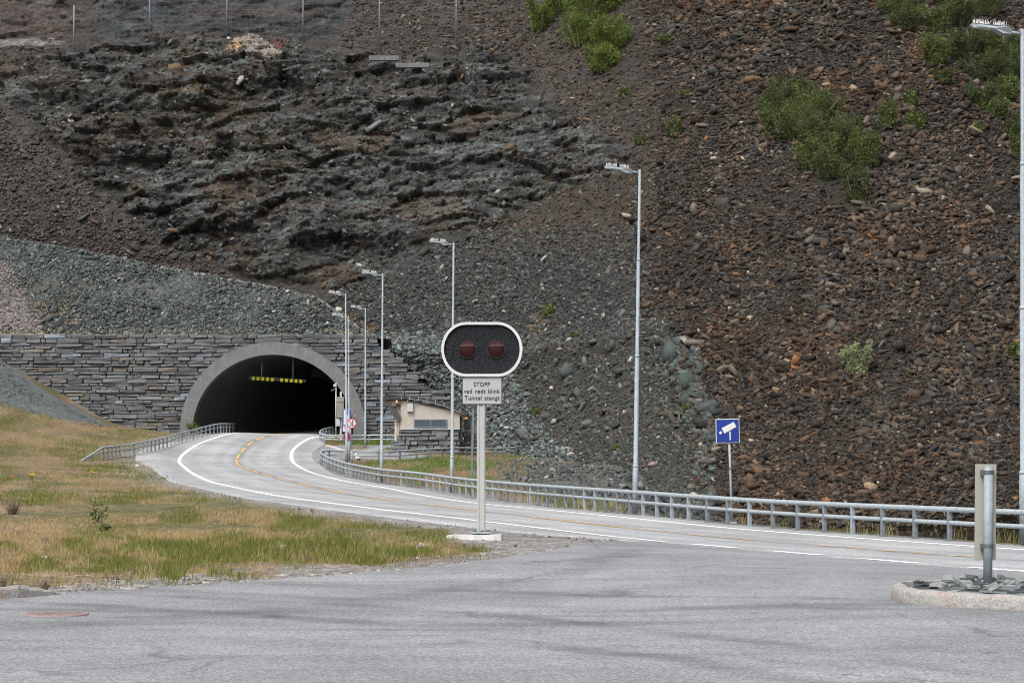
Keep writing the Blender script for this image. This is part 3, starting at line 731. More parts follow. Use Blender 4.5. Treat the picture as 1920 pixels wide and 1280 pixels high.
# particular features: overhanging pale boulder, two holes, right hand bluff
def blob(cx, cy, rx, ry, p=2.0): return np.exp(-(np.abs((PXg - cx) / rx) ** p + np.abs((PYg - cy) / ry) ** p))
disp += 2.2 * blob(300, 170, 130, 34, 5) + 1.8 * blob(200, 260, 110, 34, 5) + 2.0 * blob(640, 420, 130, 34, 5) + 1.6 * blob(420, 400, 90, 26, 5) + 1.5 * blob(700, 200, 110, 30, 5)
disp += 1.8 * blob(500, 100, 75, 38, 4) + 1.3 * blob(600, 112, 40, 35, 3) + 1.6 * blob(900, 150, 110, 35, 3) + 1.8 * blob(880, 285, 250, 45, 3) + 1.2 * blob(560, 300, 160, 40, 3)
hole = 3.2 * blob(424, 282, 16, 28, 4) + 2.0 * blob(95, 190, 45, 16, 3) + 1.8 * blob(1070, 205, 26, 14, 3) + 1.6 * blob(415, 190, 30, 18, 3)
disp = disp - hole
soft = .55 * fbm(x / 5, y / 8, z / 5, 4, 181) + .12 * fbm(x * 1.2, y * .6, z * 1.2, 3, 191)
rill = .35 * np.clip(ridged((x - z * .45) / 2.2, y / 40, z / 30, 2, 201), -1, 1)
d_all = disp * rough + (soft + rill * sstep(650, 800, PXg)) * (1 - rough)
fade = sstep(640, 700, PXg) * .0 + 1.0
# keep the hill behind the wall where the two meet
near_wall = (sstep(640, 690, PXg) * sstep(960, 900, PXg)) * sstep(600, 640, PYg)
d_all = d_all * (1 - .85 * near_wall)
# spoil ledge (old track) at right of the wall
tr_y = np.interp(PXg, [600, 720, 980, 1100, 1240, 1300], [632, 638, 640, 625, 602, 600])
ledge = sstep(1290, 1230, PXg) * sstep(690, 740, PXg) * sstep(34, 0, np.abs(PYg - tr_y - 22))
d_all = d_all + .9 * ledge
HX3 = HX3 - 0.12 * d_all * 0; HY3 = HY3 - d_all * .86; HZ3 = HZ3 + d_all * np.where(rough > .5, .10, .3)
# colours
def mixc(c, tgt, m): return c + (np.array(tgt) - c) * np.clip(m, 0, 1)[..., None]
na = fbm(x / 6, y / 9, z / 6, 4, 211); nb = fbm(x / 1.6, y / 2, z / 1.2, 4, 221); nc = fbm(x / .6, y / .9, z / .5, 3, 231)
C = np.zeros(PXg.shape + (3,)) + np.array([.050, .043, .037])
rustm = sstep(1180, 1330, WX + .35 * (640 - PYg) * (PYg < 640) * .4)
C = mixc(C, (.036, .030, .025), rustm)
C = mixc(C, (.036, .042, .040), sstep(430, 470, WY) * sstep(1215, 1130, WX) * sstep(640, 700, WX))          # grey-green middle
C = mixc(C, (.052, .043, .033), inpoly(WX, WY, [(1000, 330), (1330, 250), (1290, 420), (1180, 520), (1060, 480), (960, 420)]) * .7)
C = mixc(C, (.050, .046, .040), inpoly(WX, WY, [(960, 650), (1240, 640), (1230, 800), (1310, 960), (1190, 960), (1050, 860), (950, 760)]) * 1.0)
C = mixc(C, (.105, .105, .100), inpoly(WX, WY + 4 * w2, [(990, 640), (1100, 622), (1240, 600), (1250, 615), (1100, 650), (990, 672)]) * .8)
C = mixc(C, (.09, .10, .096), inpoly(WX, WY, [(640, 640), (960, 640), (1010, 860), (640, 870)]) * .9)
lobe = inpoly(WX, WY, [(-300, 150), (0, 195), (60, 235), (130, 300), (240, 410), (330, 465), (460, 520), (460, 640), (-300, 640)])
C = mixc(C, (.048, .041, .035), lobe * 1.0)
C = mixc(C, (.07, .06, .052), lobe * sstep(-40, 40, 40 - np.abs((PYg - 230) - .75 * PXg)) * .6)
# crag rock: dark grey-green with brown earth and rusty faces
rc = np.zeros(C.shape) + np.array([.042, .040, .036])
rc = mixc(rc, (.055, .043, .030), sstep(-.05, .3, na))
ns = fbm(x / 1.5 + z * .2, y / 2, z / .34 - x * .1, 4, 241); nl = fbm(x / 9, y / 9, z / 4, 3, 245)
rc = mixc(rc, (.072, .080, .076), sstep(.0, .35, ns + .5 * nl) * .9)
rc = mixc(rc, (.14, .15, .143), sstep(.3, .5, ns + .3 * nl) * .8)
rc = mixc(rc, (.085, .056, .036), sstep(.78, .92, r1) * .55)
rc = mixc(rc, (.12, .13, .125), sstep(.84, .9, r4) * .5)
rc = mixc(rc, (.014, .015, .017), sstep(.82, .92, r2) * .7)
C = C + (rc - C) * crag[..., None]
rb = np.zeros(C.shape) + np.array([.040, .043, .048]); rb = mixc(rb, (.07, .078, .083), sstep(.1, .5, nb)); rb = mixc(rb, (.085, .06, .048), sstep(220, 60, WX) * .8)
rb = rb * .35 + rc * np.array([.60, .64, .70]) * .8; rb = mixc(rb, (.075, .055, .045), sstep(220, 60, WX) * .5)
C = C + (rb - C) * band[..., None]
pb = inpoly(PXg + 6 * nb, PYg + 6 * nc, [(426, 84), (445, 66), (480, 64), (505, 78), (520, 96), (535, 112), (525, 122), (470, 116), (450, 98)])
C = mixc(C, (.27, .235, .20), pb * .9); C = mixc(C, (.36, .24, .13), inpoly(PXg + 5 * nc, PYg + 5 * nb, [(424, 88), (445, 70), (462, 84), (450, 104), (430, 100)]) * .8)
C = mixc(C, (.13, .05, .045), inpoly(PXg, PYg, [(508, 74), (530, 70), (540, 84), (524, 100)]) * .8)
C = mixc(C, (.25, .23, .22), inpoly(PXg + 8 * nb, PYg, [(-100, 72), (90, 74), (130, 80), (60, 88), (-100, 88)]) * .7)
C = mixc(C, (.17, .10, .04), inpoly(PXg + 14 * w1, PYg + 6 * nc, [(610, 585), (650, 588), (760, 626), (820, 634), (760, 640), (690, 640)]) * .8)
C = mixc(C, (.16, .11, .05), blob(1010, 612, 30, 16) * (nc > -.1))
C = mixc(C, (.15, .075, .03), inpoly(WX, WY, [(1640, -30), (1700, 20), (1760, 110), (1850, 170), (1930, 260), (1930, 320), (1840, 220), (1740, 140), (1660, 60)]) * (nb > -.25) * .8)
C = mixc(C, (.034, .036, .014), inpoly(WX, PYg, [(1500, 260), (1600, 300), (1640, 380), (1620, 412), (1560, 375), (1490, 290)]) * .8 * (nb > -.2))
C = mixc(C, (.075, .05, .02), sstep(955, 972, PYg + 8 * nc) * sstep(1450, 1600, PXg) * .9)
C = C * (1 + .35 * nb + .25 * nc)[..., None]
C = np.clip(C, .006, 1)
fm = ~((PXg[:-1, :-1] < 690) & (PYg[:-1, :-1] > 634))
Vh = np.stack([HX3, HY3, HZ3], -1)
hill = npmesh('hillside', Vh.reshape(-1, 3), gridfaces(len(hy), len(hx), fm)[:, ::-1], M['crag'], col=C.reshape(-1, 3))
tag(hill, 'steep dark mountainside of crags and scree above the tunnel', None, None, 'structure')
def hill_at(px, py):
    fx = np.clip((np.asarray(px, float) - hx[0]) / 3, 0, len(hx) - 1.01); fy = np.clip((np.asarray(py, float) - hy[0]) / 3, 0, len(hy) - 1.01)
    i, j = fx.astype(int), fy.astype(int); u, v = (fx - i)[..., None], (fy - j)[..., None]
    return Vh[j, i] * (1 - u) * (1 - v) + Vh[j, i + 1] * u * (1 - v) + Vh[j + 1, i] * (1 - u) * v + Vh[j + 1, i + 1] * u * v

# ------------------------------------------------------------------ embankment of crushed rock over the portal
CR = [(-400, 400, 203), (-100, 436, 200), (15, 446, 198.5), (150, 467, 197), (300, 498, 195.5), (420, 521, 193), (540, 541, 191), (590, 556, 190), (640, 588, 188.5), (690, 622, 187), (740, 641, 186.3)]
ex = np.arange(-390, 736, 4.0)
cy_ = np.interp(ex, [p[0] for p in CR], [p[1] for p in CR]) + 1.5 * vnoise(ex / 17, ex * 0, ex * 0, 7) + 1.2 * vnoise(ex / 5, ex * 0, ex * 0, 8); cz_ = np.interp(ex, [p[0] for p in CR], [p[2] for p in CR])
nr2 = 64
EV = []
for r in range(nr2 + 8):
    if r <= nr2:
        t = r / nr2; Zr = 185.75 + (cz_ - 185.75) * t; yr = 627.0 + .0105 * ex * (ex > 0) + (cy_ - 627.0 - .0105 * ex * (ex > 0)) * t
        p = np.stack([(ex - 960) / F * Zr, Zr, CAMZ + (HY - yr) / F * Zr], -1)
        lastp = p
    else:
        k = r - nr2; p = lastp + np.array([0, 1.4 * k, -.9 * k])
    EV.append(p)
EV = np.array(EV)
wob_ = .35 * fbm(EV[..., 0] / 3, EV[..., 1] / 3, EV[..., 2] / 3, 4, 251) * np.clip(np.arange(nr2 + 8) / 8.0, 0, 1)[:, None]
EV[..., 1] -= wob_; 
en = fbm(EV[..., 0] / 4, EV[..., 1] / 4, EV[..., 2] / 2, 4, 261)
EC = np.zeros(EV.shape) + np.array([.064, .070, .068]); EC = mixc(EC, (.06, .062, .052), sstep(.0, .4, en))
epx = 960 + F * EV[..., 0] / EV[..., 1]; epy = HY - F * (EV[..., 2] - CAMZ) / EV[..., 1]
EC = mixc(EC, (.13, .115, .105), inpoly(epx + 30 * en, epy, [(-400, 440), (10, 490), (60, 560), (90, 640), (-400, 640)]) * .9)
EC = mixc(EC, (.12, .085, .045), inpoly(epx + 25 * en, epy + 9 * en, [(75, 570), (140, 560), (150, 600), (80, 622)]) * .8)
EC = mixc(EC, (.15, .14, .09), (epy > 617) * .6); EC = mixc(EC, (.24, .235, .22), ((epy < np.interp(epx, ex, cy_) + 5) & (epx > 280)) * .6)
tag(npmesh('embankment', EV.reshape(-1, 3), gridfaces(nr2 + 8, len(ex)), M['gravel'], smooth=True, col=EC.reshape(-1, 3)), 'green-grey crushed rock bank above the portal wall', None, None, 'structure')

# ------------------------------------------------------------------ loose rocks
import bmesh
def hull_proto(seed, n=10, sc=(1, .75, .5)):
    r = random.Random(seed); b = bmesh.new()
    if n < 14:
        for i in range(8):
            q = [(1 if i >> k & 1 else -1) * r.uniform(.55, 1.0) for k in range(3)]
            b.verts.new([q[k] * sc[k] * .5 for k in range(3)])
        for i in range(2): b.verts.new((sc[0] * .5 * r.choice((-1, 1)) * r.uniform(.9, 1.2), sc[1] * r.uniform(-.3, .3), sc[2] * r.uniform(-.3, .3)))
    for i in range(n if n >= 14 else 0):
        v = Vector((r.gauss(0, 1), r.gauss(0, 1), r.gauss(0, 1))); v.normalize()
        m = max(abs(v.x), abs(v.y), abs(v.z)); v = v.lerp(v / m, r.uniform(.3, .95)); v *= r.uniform(.82, 1.12)
        b.verts.new((v.x * sc[0] * .5, v.y * sc[1] * .5, v.z * sc[2] * .5))
    bmesh.ops.convex_hull(b, input=b.verts); bmesh.ops.delete(b, geom=[v for v in b.verts if not v.link_faces], context='VERTS')
    bmesh.ops.triangulate(b, faces=b.faces); b.verts.ensure_lookup_table(); b.verts.index_update()
    V = np.array([v.co[:] for v in b.verts]); Fc = np.array([[v.index for v in f.verts] for f in b.faces]); b.free()
    return V, Fc
PROTO = [hull_proto(i, 7 + i % 4, (1.15, random.uniform(.5, .95), random.uniform(.22, .62))) for i in range(26)]
BIGP = [hull_proto(100 + i, 22, (1, random.uniform(.6, .9), random.uniform(.45, .75))) for i in range(8)]
def rotmats(n, tilt=.6):
    a = RNG.uniform(0, 2 * np.pi, n); b = RNG.normal(0, tilt, n); c_ = RNG.normal(0, tilt, n)
    ca, sa, cb, sb, cc, sc_ = np.cos(a), np.sin(a), np.cos(b), np.sin(b), np.cos(c_), np.sin(c_)
    Rz = np.zeros((n, 3, 3)); Rz[:, 0, 0] = ca; Rz[:, 0, 1] = -sa; Rz[:, 1, 0] = sa; Rz[:, 1, 1] = ca; Rz[:, 2, 2] = 1
    Rx = np.zeros((n, 3, 3)); Rx[:, 0, 0] = 1; Rx[:, 1, 1] = cb; Rx[:, 1, 2] = -sb; Rx[:, 2, 1] = sb; Rx[:, 2, 2] = cb
    Ry = np.zeros((n, 3, 3)); Ry[:, 1, 1] = 1; Ry[:, 0, 0] = cc; Ry[:, 0, 2] = sc_; Ry[:, 2, 0] = -sc_; Ry[:, 2, 2] = cc
    return Rx @ Ry @ Rz
def scatter(name, pos, size, color, label, lift=.1, tilt=.6):
    if not len(pos): print("EMPTY", name); return None
    n = len(pos); k = RNG.integers(0, len(PROTO), n); R = rotmats(n, tilt); Vs, Fs, Cs, off = [], [], [], 0
    for p in range(len(PROTO)):
        m = np.where(k == p)[0]
        if not len(m): continue
        V, Fc = PROTO[p]
        W_ = np.einsum('nij,vj->nvi', R[m], V) * size[m][:, None, None] + (pos[m] + np.array([0, 0, 1]) * size[m][:, None] * lift)[:, None]
        Vs.append(W_.reshape(-1, 3)); Fs.append((Fc[None] + (np.arange(len(m)) * len(V))[:, None, None] + off).reshape(-1, 3)); off += W_.shape[0] * W_.shape[1]
        Cs.append(np.repeat(color[m], len(V), 0))
    return tag(npmesh(name, np.vstack(Vs), np.vstack(Fs), M['rock'], col=np.vstack(Cs)), label, None, None, 'stuff')
def palette(n, cols, wts, var=.22):
    w = np.array(wts, float); w /= w.sum(); k = RNG.choice(len(cols), n, p=w); c = np.array(cols)[k]
    return np.clip(c * (1 + RNG.normal(0, var, n))[:, None], .008, .6)
def ppm(Z): return F / Z
# rust-brown talus on the right
def pick(n, x0, x1, y0, y1, cond):
    x = RNG.uniform(x0, x1, n); y = RNG.uniform(y0, y1, n); wx = x + 26 * vnoise(x / 45, y / 45, x * 0, 301) + 8 * vnoise(x / 12, y / 12, x * 0, 302); m = cond(wx, y, x); return x[m], y[m]
VEGP = [(1440, 250), (1600, 260), (1640, 330), (1625, 410), (1560, 385), (1480, 300)]
rust_l = lambda y: np.interp(y, [-100, 0, 250, 450, 600, 640, 800, 960, 1010], [1180, 1190, 1240, 1180, 1210, 1245, 1290, 1330, 1330])
x_, y_ = pick(135000, 1130, 2150, -120, 990, lambda wx, y, x: (wx > rust_l(y)) & ~(inpoly(x, y, [(1490, 270), (1560, 300), (1632, 370), (1620, 412), (1560, 385)]) & (RNG.random(len(x)) < .8)))
p = hill_at(x_, y_)
nse = fbm(x_ / 120, y_ / 120, x_ * 0, 3, 311)
zone_small = sstep(.0, .35, nse) + sstep(1420, 1250, x_) * .8 + .6 * inpoly(x_, y_, [(1560, 0), (1660, 0), (1900, 300), (1900, 480), (1700, 200)])
spx = np.exp(RNG.normal(0, .45, len(x_))) * (6.6 - 2.7 * np.clip(zone_small, 0, 1.2)) + (RNG.random(len(x_)) < .015) * RNG.uniform(5, 16, len(x_))
cl = palette(len(x_), [(.048, .038, .031), (.030, .028, .026), (.074, .052, .036), (.098, .066, .044), (.105, .090, .072), (.056, .057, .053), (.25, .21, .165), (.165, .092, .046)], [30, 24, 20, 8, 9, 9, 1.3, .9])
rz_ = sstep(.0, .4, fbm(x_ / 140, y_ / 90, x_ * 0, 3, 777))[:, None]; cl = cl * (1 + (np.array([1.14, .98, .86]) - 1) * rz_)
cl *= (.92 * (1 + .5 * fbm(x_ / 50, y_ / 50, x_ * 0, 4, 321)))[:, None]
scatter('talus_rocks', p, np.clip(spx, 2.8, 30) / ppm(p[:, 1]), cl, 'rust-brown talus of loose angular rocks covering the right slope', .22, .5)
# grey-green small scree in the middle
x_, y_ = pick(21000, 620, 1300, 430, 640, lambda wx, y, x: (wx < rust_l(y) + 30) & (y > np.interp(wx, [620, 720, 800, 930, 1100, 1200], [540, 520, 470, 430, 350, 330])))
p = hill_at(x_, y_); cl = palette(len(x_), [(.058, .063, .060), (.037, .038, .036), (.092, .099, .094), (.072, .060, .046), (.24, .24, .22)], [30, 24, 14, 10, 1.6])
scatter('grey_scree', p, np.exp(RNG.normal(0, .45, len(x_))) * 4.3 / ppm(p[:, 1]), cl, 'fine grey-green scree between the crag and the old track', .1)
# brown scree right of the crag and above
x_, y_ = pick(15000, 640, 1260, -60, 480, lambda wx, y, x: (~inpoly(wx, y, CRAG)) & (wx < rust_l(y) + 20) & ~inpoly(wx, y, BAND) & ~((x < 900) & (y > 380)))
p = hill_at(x_, y_); cl = palette(len(x_), [(.068, .052, .038), (.042, .035, .028), (.105, .075, .052), (.2, .17, .14)], [30, 20, 14, 2])
scatter('brown_scree', p, np.exp(RNG.normal(0, .4, len(x_))) * 4.8 / ppm(p[:, 1]), cl, 'brown gravelly scree right of and above the crag', .1)
# left lobe
x_, y_ = pick(11000, -60, 470, 180, 560, lambda wx, y, x: inpoly(wx, y, [(-100, 165), (0, 200), (60, 240), (130, 305), (240, 415), (330, 470), (470, 530), (470, 560), (-100, 560)]))
p = hill_at(x_, y_); cl = palette(len(x_), [(.068, .055, .046), (.042, .038, .036), (.095, .068, .052), (.062, .072, .068), (.22, .19, .16)], [28, 20, 12, 10, 2])
scatter('left_scree', p, np.exp(RNG.normal(0, .45, len(x_))) * 4.8 / ppm(p[:, 1]), cl, 'brown scree tongue left of the crag', .1)
# crag debris
x_, y_ = pick(9000, -60, 1190, 60, 540, lambda wx, y, x: inpoly(wx, y, CRAG))
p = hill_at(x_, y_); cl = palette(len(x_), [(.065, .076, .073), (.042, .036, .03), (.11, .125, .12), (.095, .065, .042), (.3, .28, .25)], [20, 20, 12, 10, 1])
scatter('crag_debris', p, np.exp(RNG.normal(0, .6, len(x_))) * 4.0 / ppm(p[:, 1]), cl, 'broken rock lying on the ledges of the crag', .05)
# spoil slope
x_, y_ = pick(19000, 880, 1340, 640, 985, lambda wx, y, x: (wx < rust_l(y) + 60) & (wx > np.interp(y, [640, 860, 985], [900, 1000, 1160])))
p = hill_at(x_, y_); cl = palette(len(x_), [(.066, .060, .050), (.050, .060, .056), (.085, .10, .095), (.12, .105, .09), (.30, .28, .25)], [24, 24, 14, 6, 2])
edge = np.exp(-((x_ - np.interp(y_, [600, 700, 800, 960], [1240, 1290, 1330, 1380])) / 45.0) ** 2) + sstep(900, 960, y_)
scatter('spoil_rocks', p, np.exp(RNG.normal(0, .5, len(x_))) * (3.7 + 5.5 * np.clip(edge, 0, 1) + 9 * (RNG.random(len(x_)) < .012)) / ppm(p[:, 1]), cl, 'grey-brown spoil stones on the slope right of the building', .1)
# riprap beside the wall and hut
x_, y_ = pick(11000, 630, 1080, 625, 900, lambda wx, y, x: (x > np.interp(y, [625, 640, 668, 715, 760, 800, 900], [660, 690, 735, 795, 855, 900, 950])) & (x < np.interp(y, [625, 700, 800, 900], [960, 960, 1010, 1120])))
p = hill_at(x_, y_); cl = palette(len(x_), [(.105, .128, .120), (.068, .082, .078), (.155, .178, .170), (.11, .10, .108), (.34, .32, .29)], [28, 20, 14, 8, 2])
rs = np.exp(RNG.normal(0, .42, len(x_))) * (np.interp(y_, [625, 700, 850], [5.6, 7.0, 8.0]) + 9 * (RNG.random(len(x_)) < .03) * (y_ > 720))
rs = np.clip(rs, 3, 15); scatter('riprap', p, rs / ppm(p[:, 1]), cl, 'green-grey riprap stones sloping down beside the stone wall', .12)
# embankment stones
def emb_at(px, py):
    cyy = np.interp(px, ex, cy_); czz = np.interp(px, ex, cz_); b0 = 627.0 + .0105 * px * (px > 0); t = (py - b0) / (cyy - b0)
    Z = 185.75 + (czz - 185.75) * t - .1
    return np.stack([(px - 960) / F * Z, Z, CAMZ + (HY - py) / F * Z], -1), t
x_ = RNG.uniform(-150, 735, 26000); y_ = RNG.uniform(436, 634, 26000); p, t_ = emb_at(x_, y_); m = (t_ > .02) & (t_ < .995); x_, y_, p = x_[m], y_[m], p[m]
cl = palette(len(x_), [(.076, .087, .084), (.050, .058, .057), (.112, .128, .123), (.095, .082, .062), (.32, .31, .28)], [30, 18, 12, 4, 1.2])
pl = inpoly(x_, y_, [(-150, 440), (10, 490), (60, 560), (90, 640), (-150, 640)]); cl[pl] = palette(int(pl.sum()), [(.16, .142, .132), (.10, .09, .085), (.24, .215, .2)], [3, 2, 1])
scatter('crushed_rock', p, np.exp(RNG.normal(0, .5, len(x_))) * 3.5 / ppm(p[:, 1]), cl, 'green-grey crushed rock covering the bank above the tunnel', .0, .8)
# rubble on the flat behind the guard rail, gravel cone, verge gravel
x_, y_ = pick(9000, 900, 1420, 855, 1000, lambda wx, y, x: inpoly(x, y, [(930, 866), (1000, 860), (1420, 900), (1420, 1010), (1150, 962), (1020, 940), (940, 900)]))
p = back(x_, y_); m = ~np.isnan(p[:, 1]) & (p[:, 0] - rail_x(np.nan_to_num(p[:, 1], nan=50)) > .7); x_, y_, p = x_[m], y_[m], p[m]
cl = palette(len(x_), [(.08, .093, .088), (.055, .06, .058), (.12, .13, .127), (.095, .08, .068), (.22, .21, .2)], [28, 20, 12, 10, 1.5])
scatter('ditch_rubble', p, np.exp(RNG.normal(0, .45, len(x_))) * 5.2 / ppm(p[:, 1]), cl, 'grey rubble in the ditch behind the guard rail', .1)
x_, y_ = pick(5200, -60, 215, 660, 805, lambda wx, y, x: inpoly(x, y, [(-60, 650), (0, 678), (60, 722), (130, 765), (205, 803), (110, 790), (0, 757), (-60, 750)]))
p = back(x_, y_); m = ~np.isnan(p[:, 1]); p = p[m]
scatter('gravel_pile', p, np.exp(RNG.normal(0, .35, len(p))) * 2.6 / ppm(p[:, 1]), palette(len(p), [(.11, .125, .125), (.08, .088, .088), (.16, .155, .15)], [3, 2, 1]), 'blue-grey gravel piled against the left end of the wall', .1)
x_, y_ = [], []
a, b = pick(26000, -40, 1160, 930, 1125, lambda wx, y, x: (y < np.interp(x, [q[0] for q in YB], [q[1] for q in YB]) - 1) & (y > np.interp(x, [-40, 300, 460, 600, 820, 1150], [1070, 1080, 1080, 1064, 1020, 1005])))
c1, d1 = pick(9000, 280, 1120, 870, 1020, lambda wx, y, x: (y > np.interp(x, [290, 322, 375, 450, 600, 820, 1000, 1120], [868, 896, 914, 930, 957, 981, 1000, 1014])) & (y < np.interp(x, [290, 322, 375, 450, 600, 820, 1000, 1120], [890, 915, 930, 944, 970, 1003, 1030, 1024])))
x_, y_ = np.r_[a, c1], np.r_[b, d1]; p = back(x_, y_); m = ~np.isnan(p[:, 1]) & (RNG.random(len(x_)) < .5 + .5 * vnoise(x_ / 30, y_ / 9, x_ * 0, 331)); p = p[m]
scatter('verge_gravel', p, np.exp(RNG.normal(0, .45, len(p))) * 2.2 / ppm(p[:, 1]), palette(len(p), [(.22, .21, .2), (.15, .145, .14), (.32, .31, .3), (.17, .135, .1)], [3, 3, 1, 2]), 'grey gravel along the edges of the asphalt', .15)

def boulder(px, py, wpx, col, label, on='hill', flat=None, group=None, name='boulder'):
    p = hill_at(np.array([px]), np.array([py]))[0] if on == 'hill' else (emb_at(np.array([float(px)]), np.array([float(py)]))[0][0] if on == 'emb' else back(px, py)[0])
    V, Fc = BIGP[(px * 7 + py) % len(BIGP)] if flat is None else BIGP[flat]
    s = wpx / ppm(p[1]); r = random.Random(px * 31 + py); R = np.array((Matrix.Rotation(r.uniform(-.35, .35), 3, 'X') @ Matrix.Rotation(r.uniform(-.5, .5), 3, 'Z')))
    W_ = (V @ R.T) * s
    o = npmesh(name, W_, Fc, M['rock'], col=np.tile(np.array(col), (len(V), 1)))
    o.location = (float(p[0]), float(p[1]) - .1 * s, float(p[2]) + .12 * s)
    return tag(o, label, 'rock' if name == 'boulder' else 'stone', group)
BG = 'boulders lying on the slopes'
for a in [(984, 818, 30, (.10, .095, .115), 'large purple-grey boulder low on the spoil slope', 'hill'),
          (1634, 916, 31, (.26, .18, .12), 'flat tan boulder near the foot of the rusty scree', 'hill'),
          (920, 765, 15, (.12, .15, .14), 'greenish boulder beside the right edge of the text plate', 'hill'),
          (1040, 793, 16, (.28, .25, .23), 'pale rounded boulder above the purple-grey one', 'hill'),
          (1098, 800, 18, (.14, .13, .11), 'brown-grey boulder in the middle of the spoil slope', 'hill'),
          (1223, 875, 18, (.24, .18, .17), 'pinkish slab stone right of the middle lamp post', 'hill'),
          (1072, 854, 18, (.34, .33, .31), 'narrow white stone on the spoil slope behind the guard rail', 'hill'),
          (877, 785, 12, (.42, .24, .16), 'orange-tan stone at the lower end of the hut roof', 'hill'),
          (1394, 862, 22, (.13, .075, .05), 'reddish boulder on the slope right of the blue sign', 'hill'),
          (1335, 884, 16, (.11, .13, .14), 'blue-grey boulder left of the blue sign post', 'hill'),
          (1414, 98, 10, (.36, .18, .08), 'bright orange stone high on the scree', 'hill'),
          (1495, 154, 9, (.33, .31, .30), 'pale stone above the largest thicket', 'hill'),
          (1568, 932, 24, (.11, .10, .09), 'dark grey boulder above the pond behind the guard rail', 'hill'),
          (1875, 872, 20, (.10, .075, .06), 'brown boulder beside the marker post at the right', 'hill'),
          (636, 582, 15, (.42, .41, .35), 'cream coloured boulder at the right end of the crushed rock bank', 'emb'),
          (224, 523, 8, (.42, .32, .24), 'tan stone on the crushed rock bank', 'emb'), (515, 585, 9, (.42, .42, .40), 'pale stone in the middle of the crushed rock bank', 'emb'),
          (540, 547, 8, (.5, .5, .48), 'white stone just below the crest of the bank', 'emb')]:
    boulder(a[0], a[1], a[2], a[3], a[4], a[5], None, BG)
for (px, py, w_, col, lb) in [(791, 1027, 24, (.30, .29, .26), 'flat grey stone in the grass left of the signal post'), (84, 1048, 18, (.55, .53, .50), 'white stone in the grass near the left kerb'),
                              (532, 1027, 14, (.36, .33, .27), 'grey stone in the middle of the grass verge'), (220, 888, 6, (.55, .55, .55), 'small white stone in the far left grass'),
                              (258, 875, 12, (.45, .43, .41), 'pale stone beside the outer bend of the road')]:
    boulder(px, py, w_, col, lb, 'ground', None, 'stones in the grass', 'stone')

# ------------------------------------------------------------------ stone wall with portal
ZW = 185.3
AC = PX(511.5, 808, ZW - .9); acx, abz = AC[0], AC[2]      # arch centre, springing height
kpx = (ZW - .9) / F
AO, BO, AI, BI = 174.5 * kpx, 167 * kpx, 150.5 * kpx, 143.5 * kpx
def block_wall(name, x0, x1, zb, zt, yfront, depth, rowh, parent=None, keep=None, cutf=None, seed=3, colb=(.105, .108, .113), lens=(.7, 2.1)):
    r = random.Random(seed); V, Fs, Cs = [], [], []
    z = zb
    while z < zt - .03:
        h = r.uniform(*rowh); h = min(h, zt - z)
        if zt - z - h < .12: h = zt - z
        x = x0 - r.uniform(0, 1)
        while x < x1:
            L = r.uniform(*lens) if r.random() < .8 else r.uniform(lens[0] * .5, lens[0])
            a, b = x, min(x + L, x1); x += L
            z0, z1 = z, z + h
            # occasional split into two thin stones
            parts = [(z0, z1)] if (h < .36 or r.random() < .7) else [(z0, z0 + h * .48), (z0 + h * .48, z1)]
            for (c0, c1) in parts:
                segs = [(a, b)]
                if cutf: segs = cutf(a, b, (c0 + c1) / 2)
                for (a2, b2) in segs:
                    if b2 - a2 < .12 or (keep and not keep((a2 + b2) / 2, (c0 + c1) / 2)): continue
                    m = MB(); gx = r.uniform(.012, .06); gz = r.uniform(.008, .036); pr = r.uniform(-.10, .08)
                    m.box(((a2 + b2) / 2, yfront + depth / 2 + pr, (c0 + c1) / 2), (b2 - a2 - gx, depth, c1 - c0 - gz), 0, min(.05, (c1 - c0) * .22))
                    k = len(V)
                    for q in m.v:
                        V.append((q[0] + r.uniform(-.045, .045), q[1] + r.uniform(-.05, .05), q[2] + r.uniform(-.035, .035)))
                    Fs += [tuple(k + i for i in f) for f in m.f]
                    t = r.random(); f_ = r.uniform(.7, 1.2)
                    cc = (colb[0] * f_, colb[1] * f_, colb[2] * f_)
                    if t < .10: cc = (.13 * f_, .117 * f_, .10 * f_)
                    elif t < .14: cc = (.17, .195, .22)
                    Cs += [cc] * len(m.v)
        z += h
    me = bpy.data.meshes.new(name); me.from_pydata(V, [], Fs); me.materials.append(M['block'])
    at = me.color_attributes.new('col', 'FLOAT_COLOR', 'POINT'); at.data.foreach_set('color', np.c_[np.array(Cs), np.ones(len(Cs))].astype(np.float32).ravel())
    b = bmesh.new(); b.from_mesh(me); bmesh.ops.recalc_face_normals(b, faces=b.faces); b.to_mesh(me); b.free()
    return link(name, me, None, parent)
am, bm_ = (AO + AI) / 2, (BO + BI) / 2
def cut_arch(a, b, z):
    zz = z - abz
    if zz >= bm_: return [(a, b)]
    w = am if zz <= 0 else am * math.sqrt(max(0, 1 - (zz / bm_) ** 2))
    l, r = acx - w, acx + w; out = []
    if a < l: out.append((a, min(b, l)))
    if b > r: out.append((max(a, r), b))
    return out
def keep_diag(x, z):
    px = 960 + x / ZW * F; py = HY - (z - CAMZ) / ZW * F
    return py > np.interp(px, [-900, 0, 640, 690, 740, 800, 860, 930, 1000], [624, 626, 632, 634, 668, 714, 757, 800, 860]) - 3
wall = empty('stone_wall', (acx, ZW, abz), 'dry-laid grey slate wall built around the tunnel mouth', 'stone wall')
wb = block_wall('masonry', -47.0, -.5, .3, 9.62, ZW, .5, (.2, .37), None, keep_diag, cut_arch, 3)
def setparent(o, par):
    o.parent = par; o.matrix_parent_inverse = Matrix.Translation(-Vector(par.location))
bpy.context.view_layer.update()
setparent(wb, wall)
n = 40
ao = arc(acx, abz, am, bm_, math.pi, 0, n)
mb = MB()
